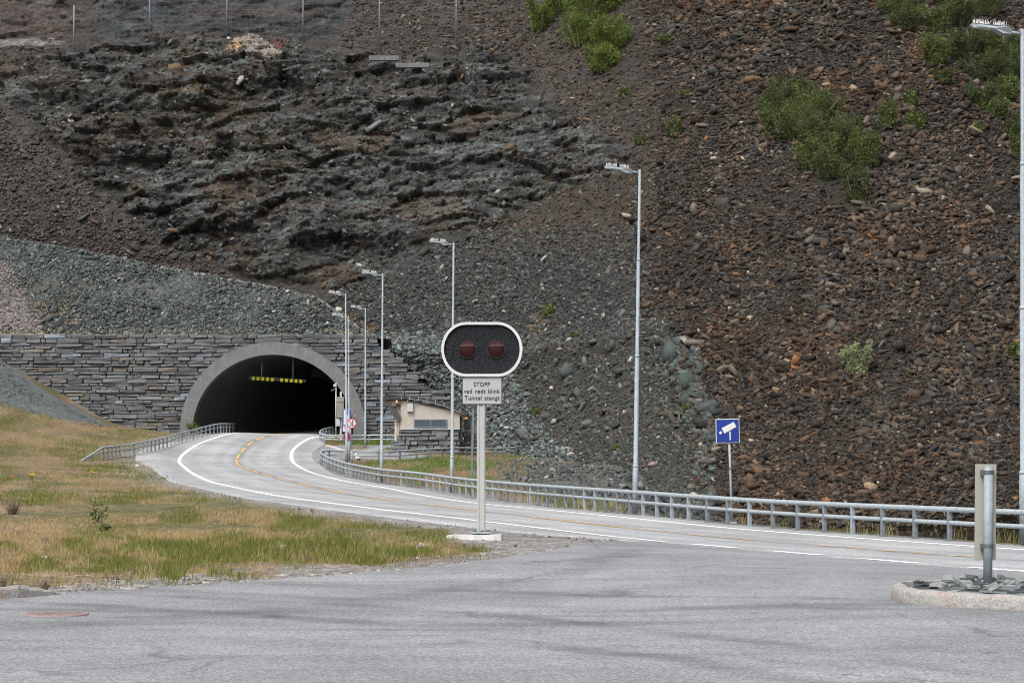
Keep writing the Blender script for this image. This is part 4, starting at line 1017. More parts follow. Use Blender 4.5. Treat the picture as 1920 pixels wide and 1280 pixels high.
V = []; Fs = []
outer = []
for i, (x, z) in enumerate(ao):
    t = i / n; X = -47.5 + (x - (acx - am)) / (2 * am) * 47.0 * 0 if False else None
    outer.append((x, 9.5))
V = [(x, ZW + .42, z) for x, z in ao] + [(x, ZW + .42, zz) for x, zz in outer]
Fs = [(i, i + 1, i + n + 2, i + n + 1) for i in range(n)]
k = len(V); V += [(-47.5, ZW + .42, -1), (acx - am, ZW + .42, -1), (acx - am, ZW + .42, 9.5), (-47.5, ZW + .42, 9.5)]; Fs.append((k, k + 1, k + 2, k + 3))
k = len(V); pr = [(acx + am, -1), (acx + am, 9.5)] + [((q[0] - 960) / F * ZW, CAMZ + (HY - q[1]) / F * ZW) for q in ((688, 640), (740, 676), (800, 722), (860, 765), (930, 808), (960, 900))]
V += [(q[0], ZW + .42, q[1]) for q in pr]; Fs.append(tuple(k + i for i in range(len(pr))))
mb.add(V, Fs); bk = mb.build('backing', M['gap']); setparent(bk, wall)

portal = empty('tunnel_portal', (acx, ZW, abz), 'arched concrete tunnel mouth leading into darkness', 'tunnel')
def arch_pts(a, b, n=60, foot=1.6):
    return [(acx - a, abz - foot)] + arc(acx, abz, a, b, math.pi, 0, n) + [(acx + a, abz - foot)]
o1, o2 = arch_pts(AO, BO), arch_pts(AI, BI)
mb = MB(); N1 = len(o1); y0, y1 = ZW - .9, ZW + .7
V = [(p[0], y0, p[1]) for p in o1] + [(p[0], y0, p[1]) for p in o2] + [(p[0], y1, p[1]) for p in o1] + [(p[0], y1, p[1]) for p in o2]; Fs = []
for i in range(N1 - 1):
    j = i + 1; Fs += [(i, j, j + N1, i + N1), (i, i + 2 * N1, j + 2 * N1, j), (i + N1, j + N1, j + 3 * N1, i + 3 * N1)]
mb.add(V, Fs); q = mb.build('arch_ring', M['conc']); setparent(q, portal)
for deg in (9, 22, 38, 55, 68, 76, 99, 124, 143, 158, 171):
    a = math.radians(deg); wv = .05
    pts = []
    for (aa, bb) in ((AI + .02, BI + .02), (AO - .02, BO - .02)):
        for sg in (-1, 1): a2 = a + sg * wv / 7.0 * (1.0); pts.append((acx + aa * math.cos(a2), y0 - .006, abz + bb * math.sin(a2)))
    mb = MB(); mb.add([pts[0], pts[1], pts[3], pts[2]], [(0, 1, 2, 3)]); q = mb.build('joint', M['joint']); setparent(q, portal)
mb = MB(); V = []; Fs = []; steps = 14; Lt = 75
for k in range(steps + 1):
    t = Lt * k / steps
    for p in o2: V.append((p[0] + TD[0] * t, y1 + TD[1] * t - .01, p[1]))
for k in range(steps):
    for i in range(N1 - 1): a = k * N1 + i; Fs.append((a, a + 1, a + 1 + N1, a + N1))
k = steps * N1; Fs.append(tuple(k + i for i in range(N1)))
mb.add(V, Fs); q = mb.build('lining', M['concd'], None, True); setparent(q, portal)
V = [(acx - AI, y1, 1.8), (acx + AI, y1, 1.75), (acx + AI + TD[0] * Lt, y1 + TD[1] * Lt, 4.4), (acx - AI + TD[0] * Lt, y1 + TD[1] * Lt, 4.4)]
mb = MB(); mb.add([(a, b, c - .1) for a, b, c in V], [(0, 1, 2, 3)]); q = mb.build('tunnel_floor', M['yard']); setparent(q, portal)

# height marker bar
Zb = 188.5
bar = empty('height_marker', PX(520, 711, Zb), 'dark bar with ten yellow reflectors hanging under the tunnel crown', 'height barrier')
def rel(par, *pts): L = np.array(par.location); return [tuple(np.array(p) - L) for p in pts]
kp = Zb / F; tl = 7 / 107.0
mb = MB(); mb.box((0, 0, 0), (107 * kp, .12, 6.0 * kp), M=Matrix.Rotation(math.atan(tl) * .95, 3, 'Y')); mb.build('bar', M['bar'], bar)
for px in (475.2, 484.0, 492.8, 501.8, 510.8, 528.2, 537.2, 546.2, 555.2, 564.2):
    m = MB(); py = 709 + (px - 475) * .0615; q = PX(px, py, Zb) - np.array(bar.location); m.box((q[0], -.075, q[2]), (5.3 * kp, .03, 6.4 * kp)); m.build('reflector', M['yellowp'], bar)
for (a, b, c_, d) in ((491.6, 670, 490.5, 707), (549.3, 673, 549.3, 710)):
    m = MB(); m.tube(rel(bar, PX(a, b - 4, Zb + .05), PX(c_, d, Zb + .05)), .045, 8); m.build('hanger_rod', M['galvl'], bar, True)
fan = empty('jet_fan', PX(521, 691, 215), 'barely visible grey ventilation fan under the dark tunnel ceiling', 'fan')
m = MB(); m.tube([(-.8, .2, 0), (-.5, 0, 0), (.7, 0, 0), (1.0, .2, 0)], [.42, .36, .36, .42], 16); m.build('fan_housing', M['galv'], fan, True)
m = MB(); m.box((-.4, 0, .65), (.06, .06, .7)); m.build('bracket', M['galv'], fan); m = MB(); m.box((.6, 0, .65), (.06, .06, .7)); m.build('bracket', M['galv'], fan)

# ------------------------------------------------------------------ guard rails
def guard_rail(path, label, name='guard_rail', spacing=1.53, start=0.0, hgt=.68, low=.40, drop=None, base_extra=0.0, zf=None):
    P = path; s = np.r_[0, np.cumsum(np.linalg.norm(np.diff(P[:, :2], axis=0), axis=1))]
    z = (g(P[:, 0], P[:, 1]) if zf is None else zf(P[:, 0], P[:, 1]))
    o = empty(name, (P[0, 0], P[0, 1], z[0]), label, 'guard rail', 'tubular steel guard rails along the road')
    L = np.array(o.location)
    hh = np.full(len(P), hgt); h2 = np.full(len(P), low)
    zs = np.convolve(np.pad(z, 4, mode='edge'), np.ones(9) / 9, 'valid')
    if drop is not None:
        k = s < drop; hh[k] = .06 + (hgt - .06) * s[k] / drop; h2[k] = .05 + (low - .05) * s[k] / drop
    n = normals2(P)
    for nm, h, r in (('top_pipe', hh, .056), ('lower_pipe', h2, .047)):
        off = -.0 
        pts = np.c_[P[:, 0], P[:, 1], zs + h] - L
        m = MB(); m.tube(pts, r, 8); m.build(nm, M['galvl'], o, True)
    d = start
    pm = None
    while d < s[-1]:
        X = np.interp(d, s, P[:, 0]); Y = np.interp(d, s, P[:, 1]); Zg = float(np.interp(d, s, z)); hz = float(np.interp(d, s, hh))
        k = min(np.searchsorted(s, d), len(P) - 1); ang = math.atan2(n[k, 1], n[k, 0])
        if hz > .3:
            m = MB(); m.box((0, 0, hz / 2 - .1), (.10, .085, hz + .2 - .05), 0, .012); m.box((0, 0, .012), (.2, .16, .02))
            q = m.build('post', M['galvd' if random.random() < .5 else 'galv'], o); q.location = (X - L[0], Y - L[1], Zg - L[2]); q.rotation_euler = (0, 0, ang)
        d += spacing
    return o
# main rail: right edge of picture to the hairpin, and on round the lay-by
main_w = catmull(rail_w[1:], .5)
last3 = np.array([PX(*p)[:2] for p in INNER])
guard_rail(smooth1(catmull(np.vstack([rail_w[1:], last3[:1]]), .5), 6), 'long galvanised double-pipe guard rail along the inner side of the road bend', spacing=1.53, start=.55)
inner_path = smooth1(catmull(np.vstack([last3[:1], last3[1:]]), .35), 4)
guard_rail(inner_path, 'thin double-pipe rail looping round the grass island by the technical building', spacing=2.0, start=.6, hgt=.62, low=.33)
rc_w = np.array([PX(*p)[:2] for p in RAILC])
guard_rail(smooth1(catmull(rc_w, .3), 4), 'short double-pipe rail bending out of the right side of the tunnel mouth', spacing=1.9, start=.2, hgt=.62, low=.33)
rd_w = np.array([PX(*p)[:2] for p in RAILD]); rd_w = np.vstack([[(153 - 960) / F * 131.5, 131.5], rd_w, rd_w[-1] + np.array([.05, 1]) * 3.5])
guard_rail(smooth1(catmull(rd_w, .5), 3), 'pipe guard rail running into the left side of the tunnel with a sloped end', spacing=1.55, start=5.9, hgt=.70, low=.42, drop=5.6)

# ------------------------------------------------------------------ street lamps
def street_lamp(px, py, Z, toppx, toppy, label, gap=True, ang=0.0, sc=1.0):
    base = PX(px, py, Z); base[2] = min(base[2], float(g(base[0], base[1])) + 0.02) if py > 0 else base[2]
    topp = PX(toppx, toppy, Z); hgt = topp[2] - base[2]; lean = topp[0] - base[0]
    o = empty('street_lamp', base, label, 'street lamp', 'street lamps along the road')
    f = [0, .14, .141, .46, .461, .74, .741, 1.0]; r = [.085, .085, .068, .066, .055, .053, .042, .040]
    m = MB(); m.tube([(lean * a, 0, hgt * a) for a in f], [q * sc for q in r], 14); m.build('pole', M['galv'], o, True)
    for a, rr in ((.14, .088), (.46, .071), (.74, .058)):
        m = MB(); m.tube([(lean * a, 0, hgt * a - .05), (lean * a, 0, hgt * a + .02)], rr * sc, 14); m.build('collar', M['galvl'], o, True)
    T = Vector((lean, 0, hgt)); 
    R = Matrix.Rotation(ang, 3, 'Z') @ Matrix.Rotation(math.radians(6), 3, 'Y')
    def tr(p): return tuple(T + R @ Vector(p))
    m = MB(); m.tube([tr((0, 0, -.10)), tr((-.28, 0, -.08))], .03, 8); m.build('arm', M['galv'], o, True)
    # head: thin wedge, thicker near the pole
    prof = [(-.24, -.02), (-.22, -.13), (-.40, -.15), (-.60, -.07), (-1.04, -.055), (-1.08, -.035), (-1.03, -.0), (-.6, .0), (-.3, .0)]
    w_ = .15
    V = [tr((x, -w_ * (.6 if x < -1.0 or x > -.27 else 1), z)) for x, z in prof] + [tr((x, w_ * (.6 if x < -1.0 or x > -.27 else 1), z)) for x, z in prof]
    n_ = len(prof); Fs = [tuple(range(n_)), tuple(range(2 * n_ - 1, n_ - 1, -1))] + [(i, i + n_, (i + 1) % n_ + n_, (i + 1) % n_) for i in range(n_)]
    m = MB(); m.add(V, Fs); m.build('lamp_head', M['galv'], o)
    m = MB(); m.box((0, 0, 0), (.4, .2, .012)); q = m.build('lens', M['signwhite'], o); q.location = tr((-.82, 0, -.067)); q.rotation_euler = (0, math.radians(6), ang)
    for (a, b) in ((-1.0, -.66), (-.58, -.34)):
        m = MB(); rr = random.Random(int(px + a * 10))
        k = a; m.add([tr((a, -.11, .004)), tr((b, -.11, .004)), tr((b, .11, .004)), tr((a, .11, .004))], [(0, 1, 2, 3)])
        while k <= b:
            for yy in (-.1, 0, .1): m.tube([tr((k, yy, 0)), tr((k + rr.uniform(-.03, .03), yy * 1.3, .10 + rr.uniform(-.02, .02)))], .005, 3)
            k += .038
        m.build('bird_spikes', M['spike'], o)
    return o
street_lamp(1919, 1012, 49, 1917, 55, 'street lamp at the far right edge with the largest lamp head')
street_lamp(1190.5, 960, 72, 1199.5, 318, 'tall street lamp to the right of the stop signal')
street_lamp(847, 915, 104.5, 850.5, 455, 'street lamp partly hidden behind the stop signal board')
street_lamp(715, 903, 121.5, 717.5, 513, 'street lamp in front of the left end of the technical building')
street_lamp(650, 868, 148.3, 648, 550, 'street lamp before the right leg of the tunnel arch, the taller of a close pair')
street_lamp(655, 864, 153.5, 653, 592, 'street lamp close behind a taller one at the hairpin', sc=.8)
street_lamp(685, 842, 173.0, 685, 577, 'thin street lamp in the lay-by against the stone wall')

# dark bare post
b0 = PX(885.5, 924, 100); b0[2] = float(g(b0[0], b0[1]))
o = empty('steel_post', b0, 'bare dark steel post behind the guard rail, left of the signal post', 'post')
m = MB(); t_ = PX(889.5, 766, 100) - b0; m.box((0, 0, t_[2] / 2), (.1, .09, t_[2]), 0, .01, M=Matrix.Rotation(t_[0] / t_[2], 3, 'Y')); m.build('shaft', M['post_dark'], o)
m = MB(); m.box((t_[0] * .5, 0, t_[2] + .01), (.11, .10, .02)); m.build('cap', M['galvd'], o)

# ------------------------------------------------------------------ lettering
def text_mesh(name, body, cx, cz, height, width, y, mat, parent):
    c = bpy.data.curves.new(name, 'FONT'); c.body = body; c.align_x = 'CENTER'; c.size = 1.0; c.extrude = .004; c.space_word = 1.35; c.space_character = 1.08; c.offset = .006
    t = bpy.data.objects.new(name, c); COL.objects.link(t); bpy.context.view_layer.update()
    me = bpy.data.meshes.new_from_object(t.evaluated_get(bpy.context.evaluated_depsgraph_get())); COL.objects.unlink(t); bpy.data.objects.remove(t)
    v = np.empty(len(me.vertices) * 3); me.vertices.foreach_get('co', v); v = v.reshape(-1, 3)
    w = v[:, 0].max() - v[:, 0].min(); v[:, 0] -= (v[:, 0].max() + v[:, 0].min()) / 2
    cap = .69                                    # capital height of the built-in font
    v2 = np.c_[v[:, 0] * width / w + cx, y - v[:, 2] * .5, (v[:, 1]) * height / cap + cz]
    me.vertices.foreach_set('co', v2.ravel()); me.materials.clear(); me.materials.append(mat); me.update()
    return link(name, me, None, parent)

# ------------------------------------------------------------------ stop signal
ZS = 42.0; ks = ZS / F
sb = PX(902, 1016, ZS); sb[2] = float(g(sb[0], sb[1])) + .02
sig = empty('stop_signal', sb, 'oval black signal board with two red lamps and a text plate on a pale post', 'traffic signal')
def S(px, py, dy=0.0): p = PX(px, py, ZS); return (p[0] - sb[0], dy, p[2] - sb[2])
bc = S(903.5, 655)
def stad(fl, rx, rz, n=24):
    a = [(bc[0] + fl + rx * math.cos(t), bc[2] + rz * math.sin(t)) for t in np.linspace(-math.pi / 2, math.pi / 2, n)]
    b = [(bc[0] - fl + rx * math.cos(t), bc[2] + rz * math.sin(t)) for t in np.linspace(math.pi / 2, 3 * math.pi / 2, n)]
    return a + b
fo = stad(30 * ks, 46 * ks, 51 * ks); fi = stad(29 * ks, 42 * ks, 46 * ks)
mb = MB(); mb.ring(fo, fi, -.10, .12); mb.build('frame', M['boardwhite'], sig)
mb = MB(); mb.prism(fi, -.06, .10); mb.build('board', M['board'], sig)
for px in (876.2, 930.6):
    c = S(px, 655.3); R_ = 15.4 * ks
    V = []; Fs = []; nr_r, nn_ = 6, 28
    for k in range(nr_r + 1):
        a = k / nr_r * math.pi / 2 * .8; rad = R_ * math.sin(a) / math.sin(math.pi / 2 * .8); dep = .03 * (math.cos(a) - math.cos(math.pi / 2 * .8))
        for j in range(nn_): V.append((c[0] + rad * math.cos(2 * math.pi * j / nn_), -.062 - dep, c[2] + rad * math.sin(2 * math.pi * j / nn_)))
    for k in range(nr_r):
        for j in range(nn_): a = k * nn_ + j; b = k * nn_ + (j + 1) % nn_; Fs.append((a, b, b + nn_, a + nn_))
    m = MB(); m.add(V, Fs); lens = m.build('lamp_lens', M['lens'], sig, True)
    m = MB(); m.ring(circ(c[0], c[2], R_ * 1.07), circ(c[0], c[2], R_ * .99), -.085, -.055); m.build('lens_rim', M['black'], sig)
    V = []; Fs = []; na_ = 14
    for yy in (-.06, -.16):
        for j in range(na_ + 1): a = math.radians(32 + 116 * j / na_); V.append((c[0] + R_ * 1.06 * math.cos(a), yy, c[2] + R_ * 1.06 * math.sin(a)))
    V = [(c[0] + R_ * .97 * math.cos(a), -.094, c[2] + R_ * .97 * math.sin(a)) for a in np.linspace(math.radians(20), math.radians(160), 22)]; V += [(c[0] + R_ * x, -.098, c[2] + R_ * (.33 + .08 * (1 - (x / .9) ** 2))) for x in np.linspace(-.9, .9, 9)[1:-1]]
    m = MB(); m.add([(a, b, d) for a, b, d in V], [tuple(range(len(V)))]); m.build('lens_sky_sheen', M['lenssheen'], lens)  # paler segment over the lens top, stands for sky reflected in the glass
pc = S(904, 732.5)
m = MB(); m.box((pc[0], -.04, pc[2]), (75 * ks, .03, 52 * ks), 0, .004); m.build('plate_border', M['black'], sig)
m = MB(); m.box((pc[0], -.058, pc[2]), (72.6 * ks, .02, 49.6 * ks), 0, .004); plate = m.build('text_plate', M['platewhite'], sig)
for body, px, py, wpx in (('STOPP', 903.5, 724.2, 30.5), ('ved rødt blink', 903.5, 737.0, 67.5), ('Tunnel stengt', 904, 749.5, 66)):
    c = S(px, py); text_mesh('lettering', body, c[0], c[2], 8.0 * ks, wpx * ks, -.073, M['black'], plate)
c0, c1 = S(902, 1004), S(902.3, 700)
m = MB(); m.box(((c0[0] + c1[0]) / 2, .03, (c0[2] + c1[2]) / 2), (16 * ks, .13, c1[2] - c0[2]), 0, .012)
for sx in (-.048, .048): m.box((c0[0] + sx, -.04, (c0[2] + S(0, 757)[2]) / 2), (.03, .02, S(0, 757)[2] - c0[2] - .02), 0, .004)
m.build('post', M['alu'], sig)
m = MB(); m.box((c0[0], .03, c0[2]), (33 * ks, .30, .03), 0, .004); m.build('flange', M['alu'], sig)
m = MB(); m.box((c0[0], .03, .095), (36 * ks, .34, .03), 0, .004); m.build('base_plate', M['galv'], sig)
for sx in (-.13, .13):
    for sy in (-.09, .15): m = MB(); m.tube([(c0[0] + sx, sy, .05), (c0[0] + sx, sy, c0[2] + .07)], .014, 8); m.tube([(c0[0] + sx, sy, .11), (c0[0] + sx, sy, .14)], .028, 6); m.build('anchor_bolt', M['galvd'], sig)
m = MB(); m.box((c0[0] + .0, .03, .11 + (c0[2] - .11) / 2), (14 * ks, .1, c0[2] - .12), 0, .004); m.tube([(c0[0] - .03, -.05, .09), (c0[0] + .02, -.08, .13), (c0[0] + .09, -.06, .06)], .012, 6); m.build('cable_entry', M['black'], sig)
fb = PX(902, 1019, ZS - .1); 
foot = MB(); rr = random.Random(5)
pts = [(-.34, -.30), (-.1, -.36), (.2, -.35), (.36, -.30), (.38, .0), (.36, .35), (0, .4), (-.36, .36), (-.52, .1), (-.62, -.18), (-.48, -.3)]
V = [(x, y, -.12) for x, y in pts] + [(x * .96, y * .96, .045 + rr.uniform(-.012, .012)) for x, y in pts]; n_ = len(pts)
foot.add(V, [tuple(range(n_ - 1, -1, -1)), tuple(n_ + i for i in range(n_))] + [(i, (i + 1) % n_, (i + 1) % n_ + n_, i + n_) for i in range(n_)])
fo_ = foot.build('concrete_footing', M['footing']); fo_.location = (fb[0], fb[1], float(g(fb[0], fb[1]))+ .03); tag(fo_, 'pale rough concrete footing under the stop signal post', 'footing')

# ------------------------------------------------------------------ blue camera sign
ZC = 63.0; kc = ZC / F; cb = PX(1372.5, 981, ZC); cb[2] = float(g(cb[0], cb[1])) + .02
cs_ = empty('camera_sign', cb, 'square blue sign with a white surveillance camera on a leaning thin pole', 'road sign')
def Cc(px, py, dy=0.0): p = PX(px, py, ZC); return (p[0] - cb[0], dy, p[2] - cb[2])
m = MB(); m.tube([(0, 0, 0), Cc(1369, 870), Cc(1365.5, 788)], [.034, .031, .029], 10); m.build('pole', M['galvl'], cs_, True)
m = MB(); m.box((0, 0, .02), (.24, .2, .04), 0, .005); m.build('foot_plate', M['galvl'], cs_)
m = MB(); m.tube([Cc(1369.3, 880), Cc(1369.2, 876)], .042, 10); m.build('clamp', M['clamp'], cs_)
c = Cc(1364, 807.5); rot = Matrix.Rotation(math.radians(-1.5), 3, 'Y')
m = MB(); m.box((c[0], -.05, c[2]), (44.5 * kc, .02, 45 * kc), 0, .004, M=rot); m.build('plate_border', M['signwhite'], cs_)
m = MB(); m.box((c[0], -.064, c[2]), (42 * kc, .012, 42.5 * kc), 0, .003, M=rot); bp = m.build('blue_plate', M['blue'], cs_)
def poly_on(pts, y, mat, par, name='symbol', f=Cc):
    mm = MB(); mm.prism([(f(a, b)[0], f(a, b)[2]) for a, b in pts], y, y + .006); return mm.build(name, mat, par)
poly_on([(1352.5, 802.5), (1375.0, 790.5), (1380.3, 799.5), (1357.8, 812.5)], -.078, M['signwhite'], bp)
poly_on([(1347.5, 809.5), (1352.2, 807.8), (1353.2, 812.2), (1349.5, 814.2)], -.078, M['signwhite'], bp)
poly_on([(1366.8, 809), (1369.2, 808), (1369.8, 824.5), (1367.6, 824.5)], -.078, M['signwhite'], bp)

# ------------------------------------------------------------------ marker sign seen from behind
ZM = 27.6; km = ZM / F; mb0 = PX(1852, 1090, ZM)
mk = empty('marker_sign', (mb0[0], mb0[1], .12), 'tall narrow sign plate seen from behind on a steel tube in the kerbed island', 'road sign')
def Mm(px, py): p = PX(px, py, ZM); return (p[0] - mb0[0], 0, p[2] - .12)
a, b = Mm(1852, 1090), Mm(1853, 876)
m = MB(); m.tube([(a[0], 0, -.12), b], 8.4 * km, 28); m.build('tube', M['galv'], mk, True)
m = MB(); m.tube([b, (b[0], 0, b[2] + .012)], [8.5 * km, 7.5 * km], 28); m.build('tube_cap', M['galvl'], mk, True)
c = Mm(1850.2, 960)
m = MB(); m.box((c[0], .080, c[2]), (40 * km, .012, 180 * km), 0, .003, M=Matrix.Rotation(math.radians(.5), 3, 'Y')); m.build('plate', M['plateback'], mk)
for py in (885, 1023):
    c = Mm(1852.5, py); m = MB(); m.tube([(c[0], 0, c[2] - .022), (c[0], 0, c[2] + .022)], 9.0 * km, 24); m.box((c[0] - .062, .03, c[2] - .012), (.03, .07, .05)); m.box((c[0] + .062, .03, c[2]), (.03, .06, .045)); m.box((c[0], .062, c[2]), (.15, .02, .05)); m.build('clamp', M['clamp'], mk)

# ------------------------------------------------------------------ kerbed island
isl = [(1669, 1094), (1672, 1099), (1690, 1104), (1740, 1109), (1800, 1112), (1860, 1115), (1920, 1118), (2100, 1125), (2350, 1131), (2350, 1090), (2100, 1086), (1920, 1083.5), (1800, 1085), (1720, 1087.5), (1685, 1089.5)]
def at_z(px, py, z): Z = (CAMZ - z) / (py - HY) * F; return np.array([(px - 960) / F * Z, Z])
O = np.array([at_z(a, b, .17) for a, b in isl]); Oc = O.mean(0)
O = np.vstack([resamp(catmull(np.vstack([O[i], O[(i + 1) % len(O)]]), .1), 4)[:-1] for i in range(len(O))])
O = np.vstack([smooth1(np.vstack([O[-6:], O, O[:6]]), 3)[6:-6]])
nO = np.roll(O, -1, 0) - np.roll(O, 1, 0); nO /= np.linalg.norm(nO, axis=1)[:, None]; nO = np.c_[-nO[:, 1], nO[:, 0]]
if ((O[0] + nO[0] * .1 - Oc) ** 2).sum() > ((O[0] - Oc) ** 2).sum(): nO = -nO
island = empty('traffic_island', (O[0, 0], O[0, 1], 0), 'raised traffic island with a pale granite kerb and dark slate paving', 'traffic island')
prof = [(0.0, -.05), (-.008, .02), (.0, .12), (.014, .155), (.045, .172), (.17, .172), (.185, .16), (.185, .10)]
V = []; Fs = []; n_ = len(O)
rr = random.Random(4)
for k, (d, z) in enumerate(prof):
    for i in range(n_): jz = .006 * math.sin(i * 1.7) * (z > .1); q = O[i] + nO[i] * (d + .004 * math.sin(i * 2.3)); V.append((q[0] - O[0, 0], q[1] - O[0, 1], z + jz))
for k in range(len(prof) - 1):
    for i in range(n_): j = (i + 1) % n_; Fs.append((k * n_ + i, k * n_ + j, (k + 1) * n_ + j, (k + 1) * n_ + i))
m = MB(); m.add(V, Fs); m.build('kerb', M['kerb'], island, True)
I = O + nO * .18
m = MB(); m.add([(q[0] - O[0, 0], q[1] - O[0, 1], .115) for q in I], [tuple(range(n_))]); m.build('bedding', M['bar'], island)
M['slate'] = None
V, Fs, Cs = [], [], []
yy = I[:, 1].min()
rr = random.Random(12)
while yy < I[:, 1].max():
    dy_ = rr.uniform(.13, .24); xx = I[:, 0].min()
    while xx < min(I[:, 0].max(), 9.5):
        L_ = rr.uniform(.12, .34); cxx, cyy_ = xx + L_ / 2, yy + dy_ / 2
        if inpoly(np.array([cxx]), np.array([cyy_]), [tuple(q) for q in (O + nO * .24)])[0]:
            mm = MB(); mm.box((cxx - O[0, 0], cyy_ - O[0, 1], .145 + rr.uniform(-.012, .022)), (L_ * .96, dy_ * .96, .05), 0, .006, M=(Matrix.Rotation(rr.uniform(-.25, .25), 3, 'Z') @ Matrix.Rotation(rr.uniform(-.12, .12), 3, 'X') @ Matrix.Rotation(rr.uniform(-.06, .06), 3, 'Y')))
            k = len(V); V += [(a + rr.uniform(-.015, .015), b + rr.uniform(-.012, .012), c) for a, b, c in mm.v]; Fs += [tuple(k + i for i in f) for f in mm.f]
            t = rr.random(); cc = (.11, .125, .125) if t < .45 else ((.045, .048, .05) if t < .8 else (.24, .26, .26)); Cs += [cc] * len(mm.v)
        xx += L_
    yy += dy_
me = bpy.data.meshes.new('slate_paving'); me.from_pydata(V, [], Fs); me.materials.append(M['block'])
at = me.color_attributes.new('col', 'FLOAT_COLOR', 'POINT'); at.data.foreach_set('color', np.c_[np.array(Cs), np.ones(len(Cs))].astype(np.float32).ravel())
link('slate_paving', me, None, island)
rr = random.Random(31)
for k in range(46):
    cxx = 4.45 + 2.9 * rr.random() ** 1.2; cyy_ = rr.uniform(26.2, 28.3)
    if not inpoly(np.array([cxx]), np.array([cyy_]), [tuple(q) for q in (O + nO * .26)])[0]: continue
    a_ = rr.uniform(.05, .12); mm = MB(); mm.box((cxx - O[0, 0], cyy_ - O[0, 1], .185 + a_ * .2), (a_ * 1.5, a_, a_ * rr.uniform(.45, .8)), 0, a_ * .12, M=(Matrix.Rotation(rr.uniform(0, 3), 3, 'Z') @ Matrix.Rotation(rr.uniform(-.5, .5), 3, 'X')))
    mm.v = [(p0 + rr.uniform(-.012, .012), p1 + rr.uniform(-.012, .012), p2 + rr.uniform(-.01, .01)) for p0, p1, p2 in mm.v]
    mm.build('loose_stone', M['chip' + str(k % 2)], island)

# ------------------------------------------------------------------ left kerb stones
kt = [(-420, 1128, .15), (-200, 1122, .15), (-40, 1118, .15)]
def kerb_stone(px0, px1, h0, h1, label):
    ys = lambda px: np.interp(px, [-420, 0, 60, 125], [1146, 1123, 1120, 1113.5])
    a, b = at_z(px0, ys(px0), 0), at_z(px1, ys(px1), 0); n = 10; V = []; Fs = []
    for i in range(n + 1):
        t = i / n; q = a + (b - a) * t; h = h0 + (h1 - h0) * t; h = h0 + (h1 - h0) * (t ** 1.0)
        for (d, z) in ((0, -.03), (0, h * .8), (.03, h), (.16, h), (.19, h * .7), (.19, -.03)): V.append((q[0] - a[0], q[1] - a[1] + d, z + .008 * math.sin(i * 2 + d * 9)))
    for i in range(n):
        for k in range(6): p0 = i * 6 + k; p1 = i * 6 + (k + 1) % 6; Fs.append((p0, p1, p1 + 6, p0 + 6))
    Fs += [tuple(range(6)), tuple(n * 6 + k for k in range(5, -1, -1))]
    m = MB(); m.add(V, Fs); o = m.build('kerb_stone', M['kerb']); o.location = (a[0], a[1], 0); return tag(o, label, 'kerb stone', 'kerb stones at the left edge')
kerb_stone(36, 124, .14, .004, 'granite kerb stone tapering down into the asphalt at the left')
kerb_stone(-130, 35, .135, .14, 'straight granite kerb stone cut by the left edge of the photo')

# ------------------------------------------------------------------ manhole
q = at_z(105, 1152, 0)
mh = empty('manhole_cover', (q[0], q[1], .004), 'round rusty reddish manhole cover set in the asphalt', 'manhole cover')
m = MB(); m.add([(r_ * math.cos(a), r_ * math.sin(a), z_) for r_, z_ in ((.34, .0), (.335, .012), (.30, .012), (.30, .006)) for a in np.linspace(0, 2 * math.pi, 33)[:-1]], [(k * 32 + i, k * 32 + (i + 1) % 32, (k + 1) * 32 + (i + 1) % 32, (k + 1) * 32 + i) for k in range(3) for i in range(32)])
m.build('frame', M['rust'], mh)
m = MB(); m.add([(.298 * math.cos(a), .298 * math.sin(a), .009) for a in np.linspace(0, 2 * math.pi, 33)[:-1]], [tuple(range(32))])
for i in range(-5, 6):
    for j in range(-5, 6):
        if i * i + j * j < 28: m.box((i * .05, j * .05, .013), (.026, .026, .008))
m.build('lid', M['rust'], mh)

# ------------------------------------------------------------------ technical building
ZH = 167.0; kh = ZH / F
hb = PX(807, 852, ZH); hut = empty('technical_building', hb, 'small beige building with a curved dark roof on a stone base beside the tunnel', 'building')
def Hh(zx, zy, dy=0.0):         # coordinates measured on an enlargement (720+x/9.6, 730+y/9.6)
    p = PX(720 + zx / 9.6, 730 + zy / 9.6, ZH); return (p[0] - hb[0], dy, p[2] - hb[2])
def H2(zx, zy): q = Hh(zx, zy); return (q[0], q[2])
sofl = [(300, 185), (400, 190), (500, 205), (620, 228), (760, 258), (900, 292), (1050, 328), (1200, 366), (1362, 402)]
prw = [H2(*p) for p in sofl]
m = MB(); m.prism([H2(303, 722)] + prw + [H2(1362, 722)], 0, 4.2); m.build('plaster_wall', M['plaster'], hut)
m = MB(); m.box((H2(832, 0)[0], -.03, H2(0, 714)[1]), (1062 / 9.6 * kh, .12, .05), 0, .005); m.build('drip_edge', M['galvl'], hut)
z0, z1 = H2(0, 1195)[1] - .5, H2(0, 722)[1]
bs = block_wall('stone_base', hb[0] + H2(306, 0)[0], hb[0] + H2(1360, 0)[0], hb[2] + z0, hb[2] + z1, ZH - .02, .35, (.22, .36), None, None, None, 17, (.11, .113, .118), (.5, 1.6)); setparent(bs, hut)
m = MB(); m.prism([H2(312, 1240), H2(312, 728), H2(1356, 728), H2(1356, 1240)], .3, 4.1); m.build('base_core', M['gap'], hut)
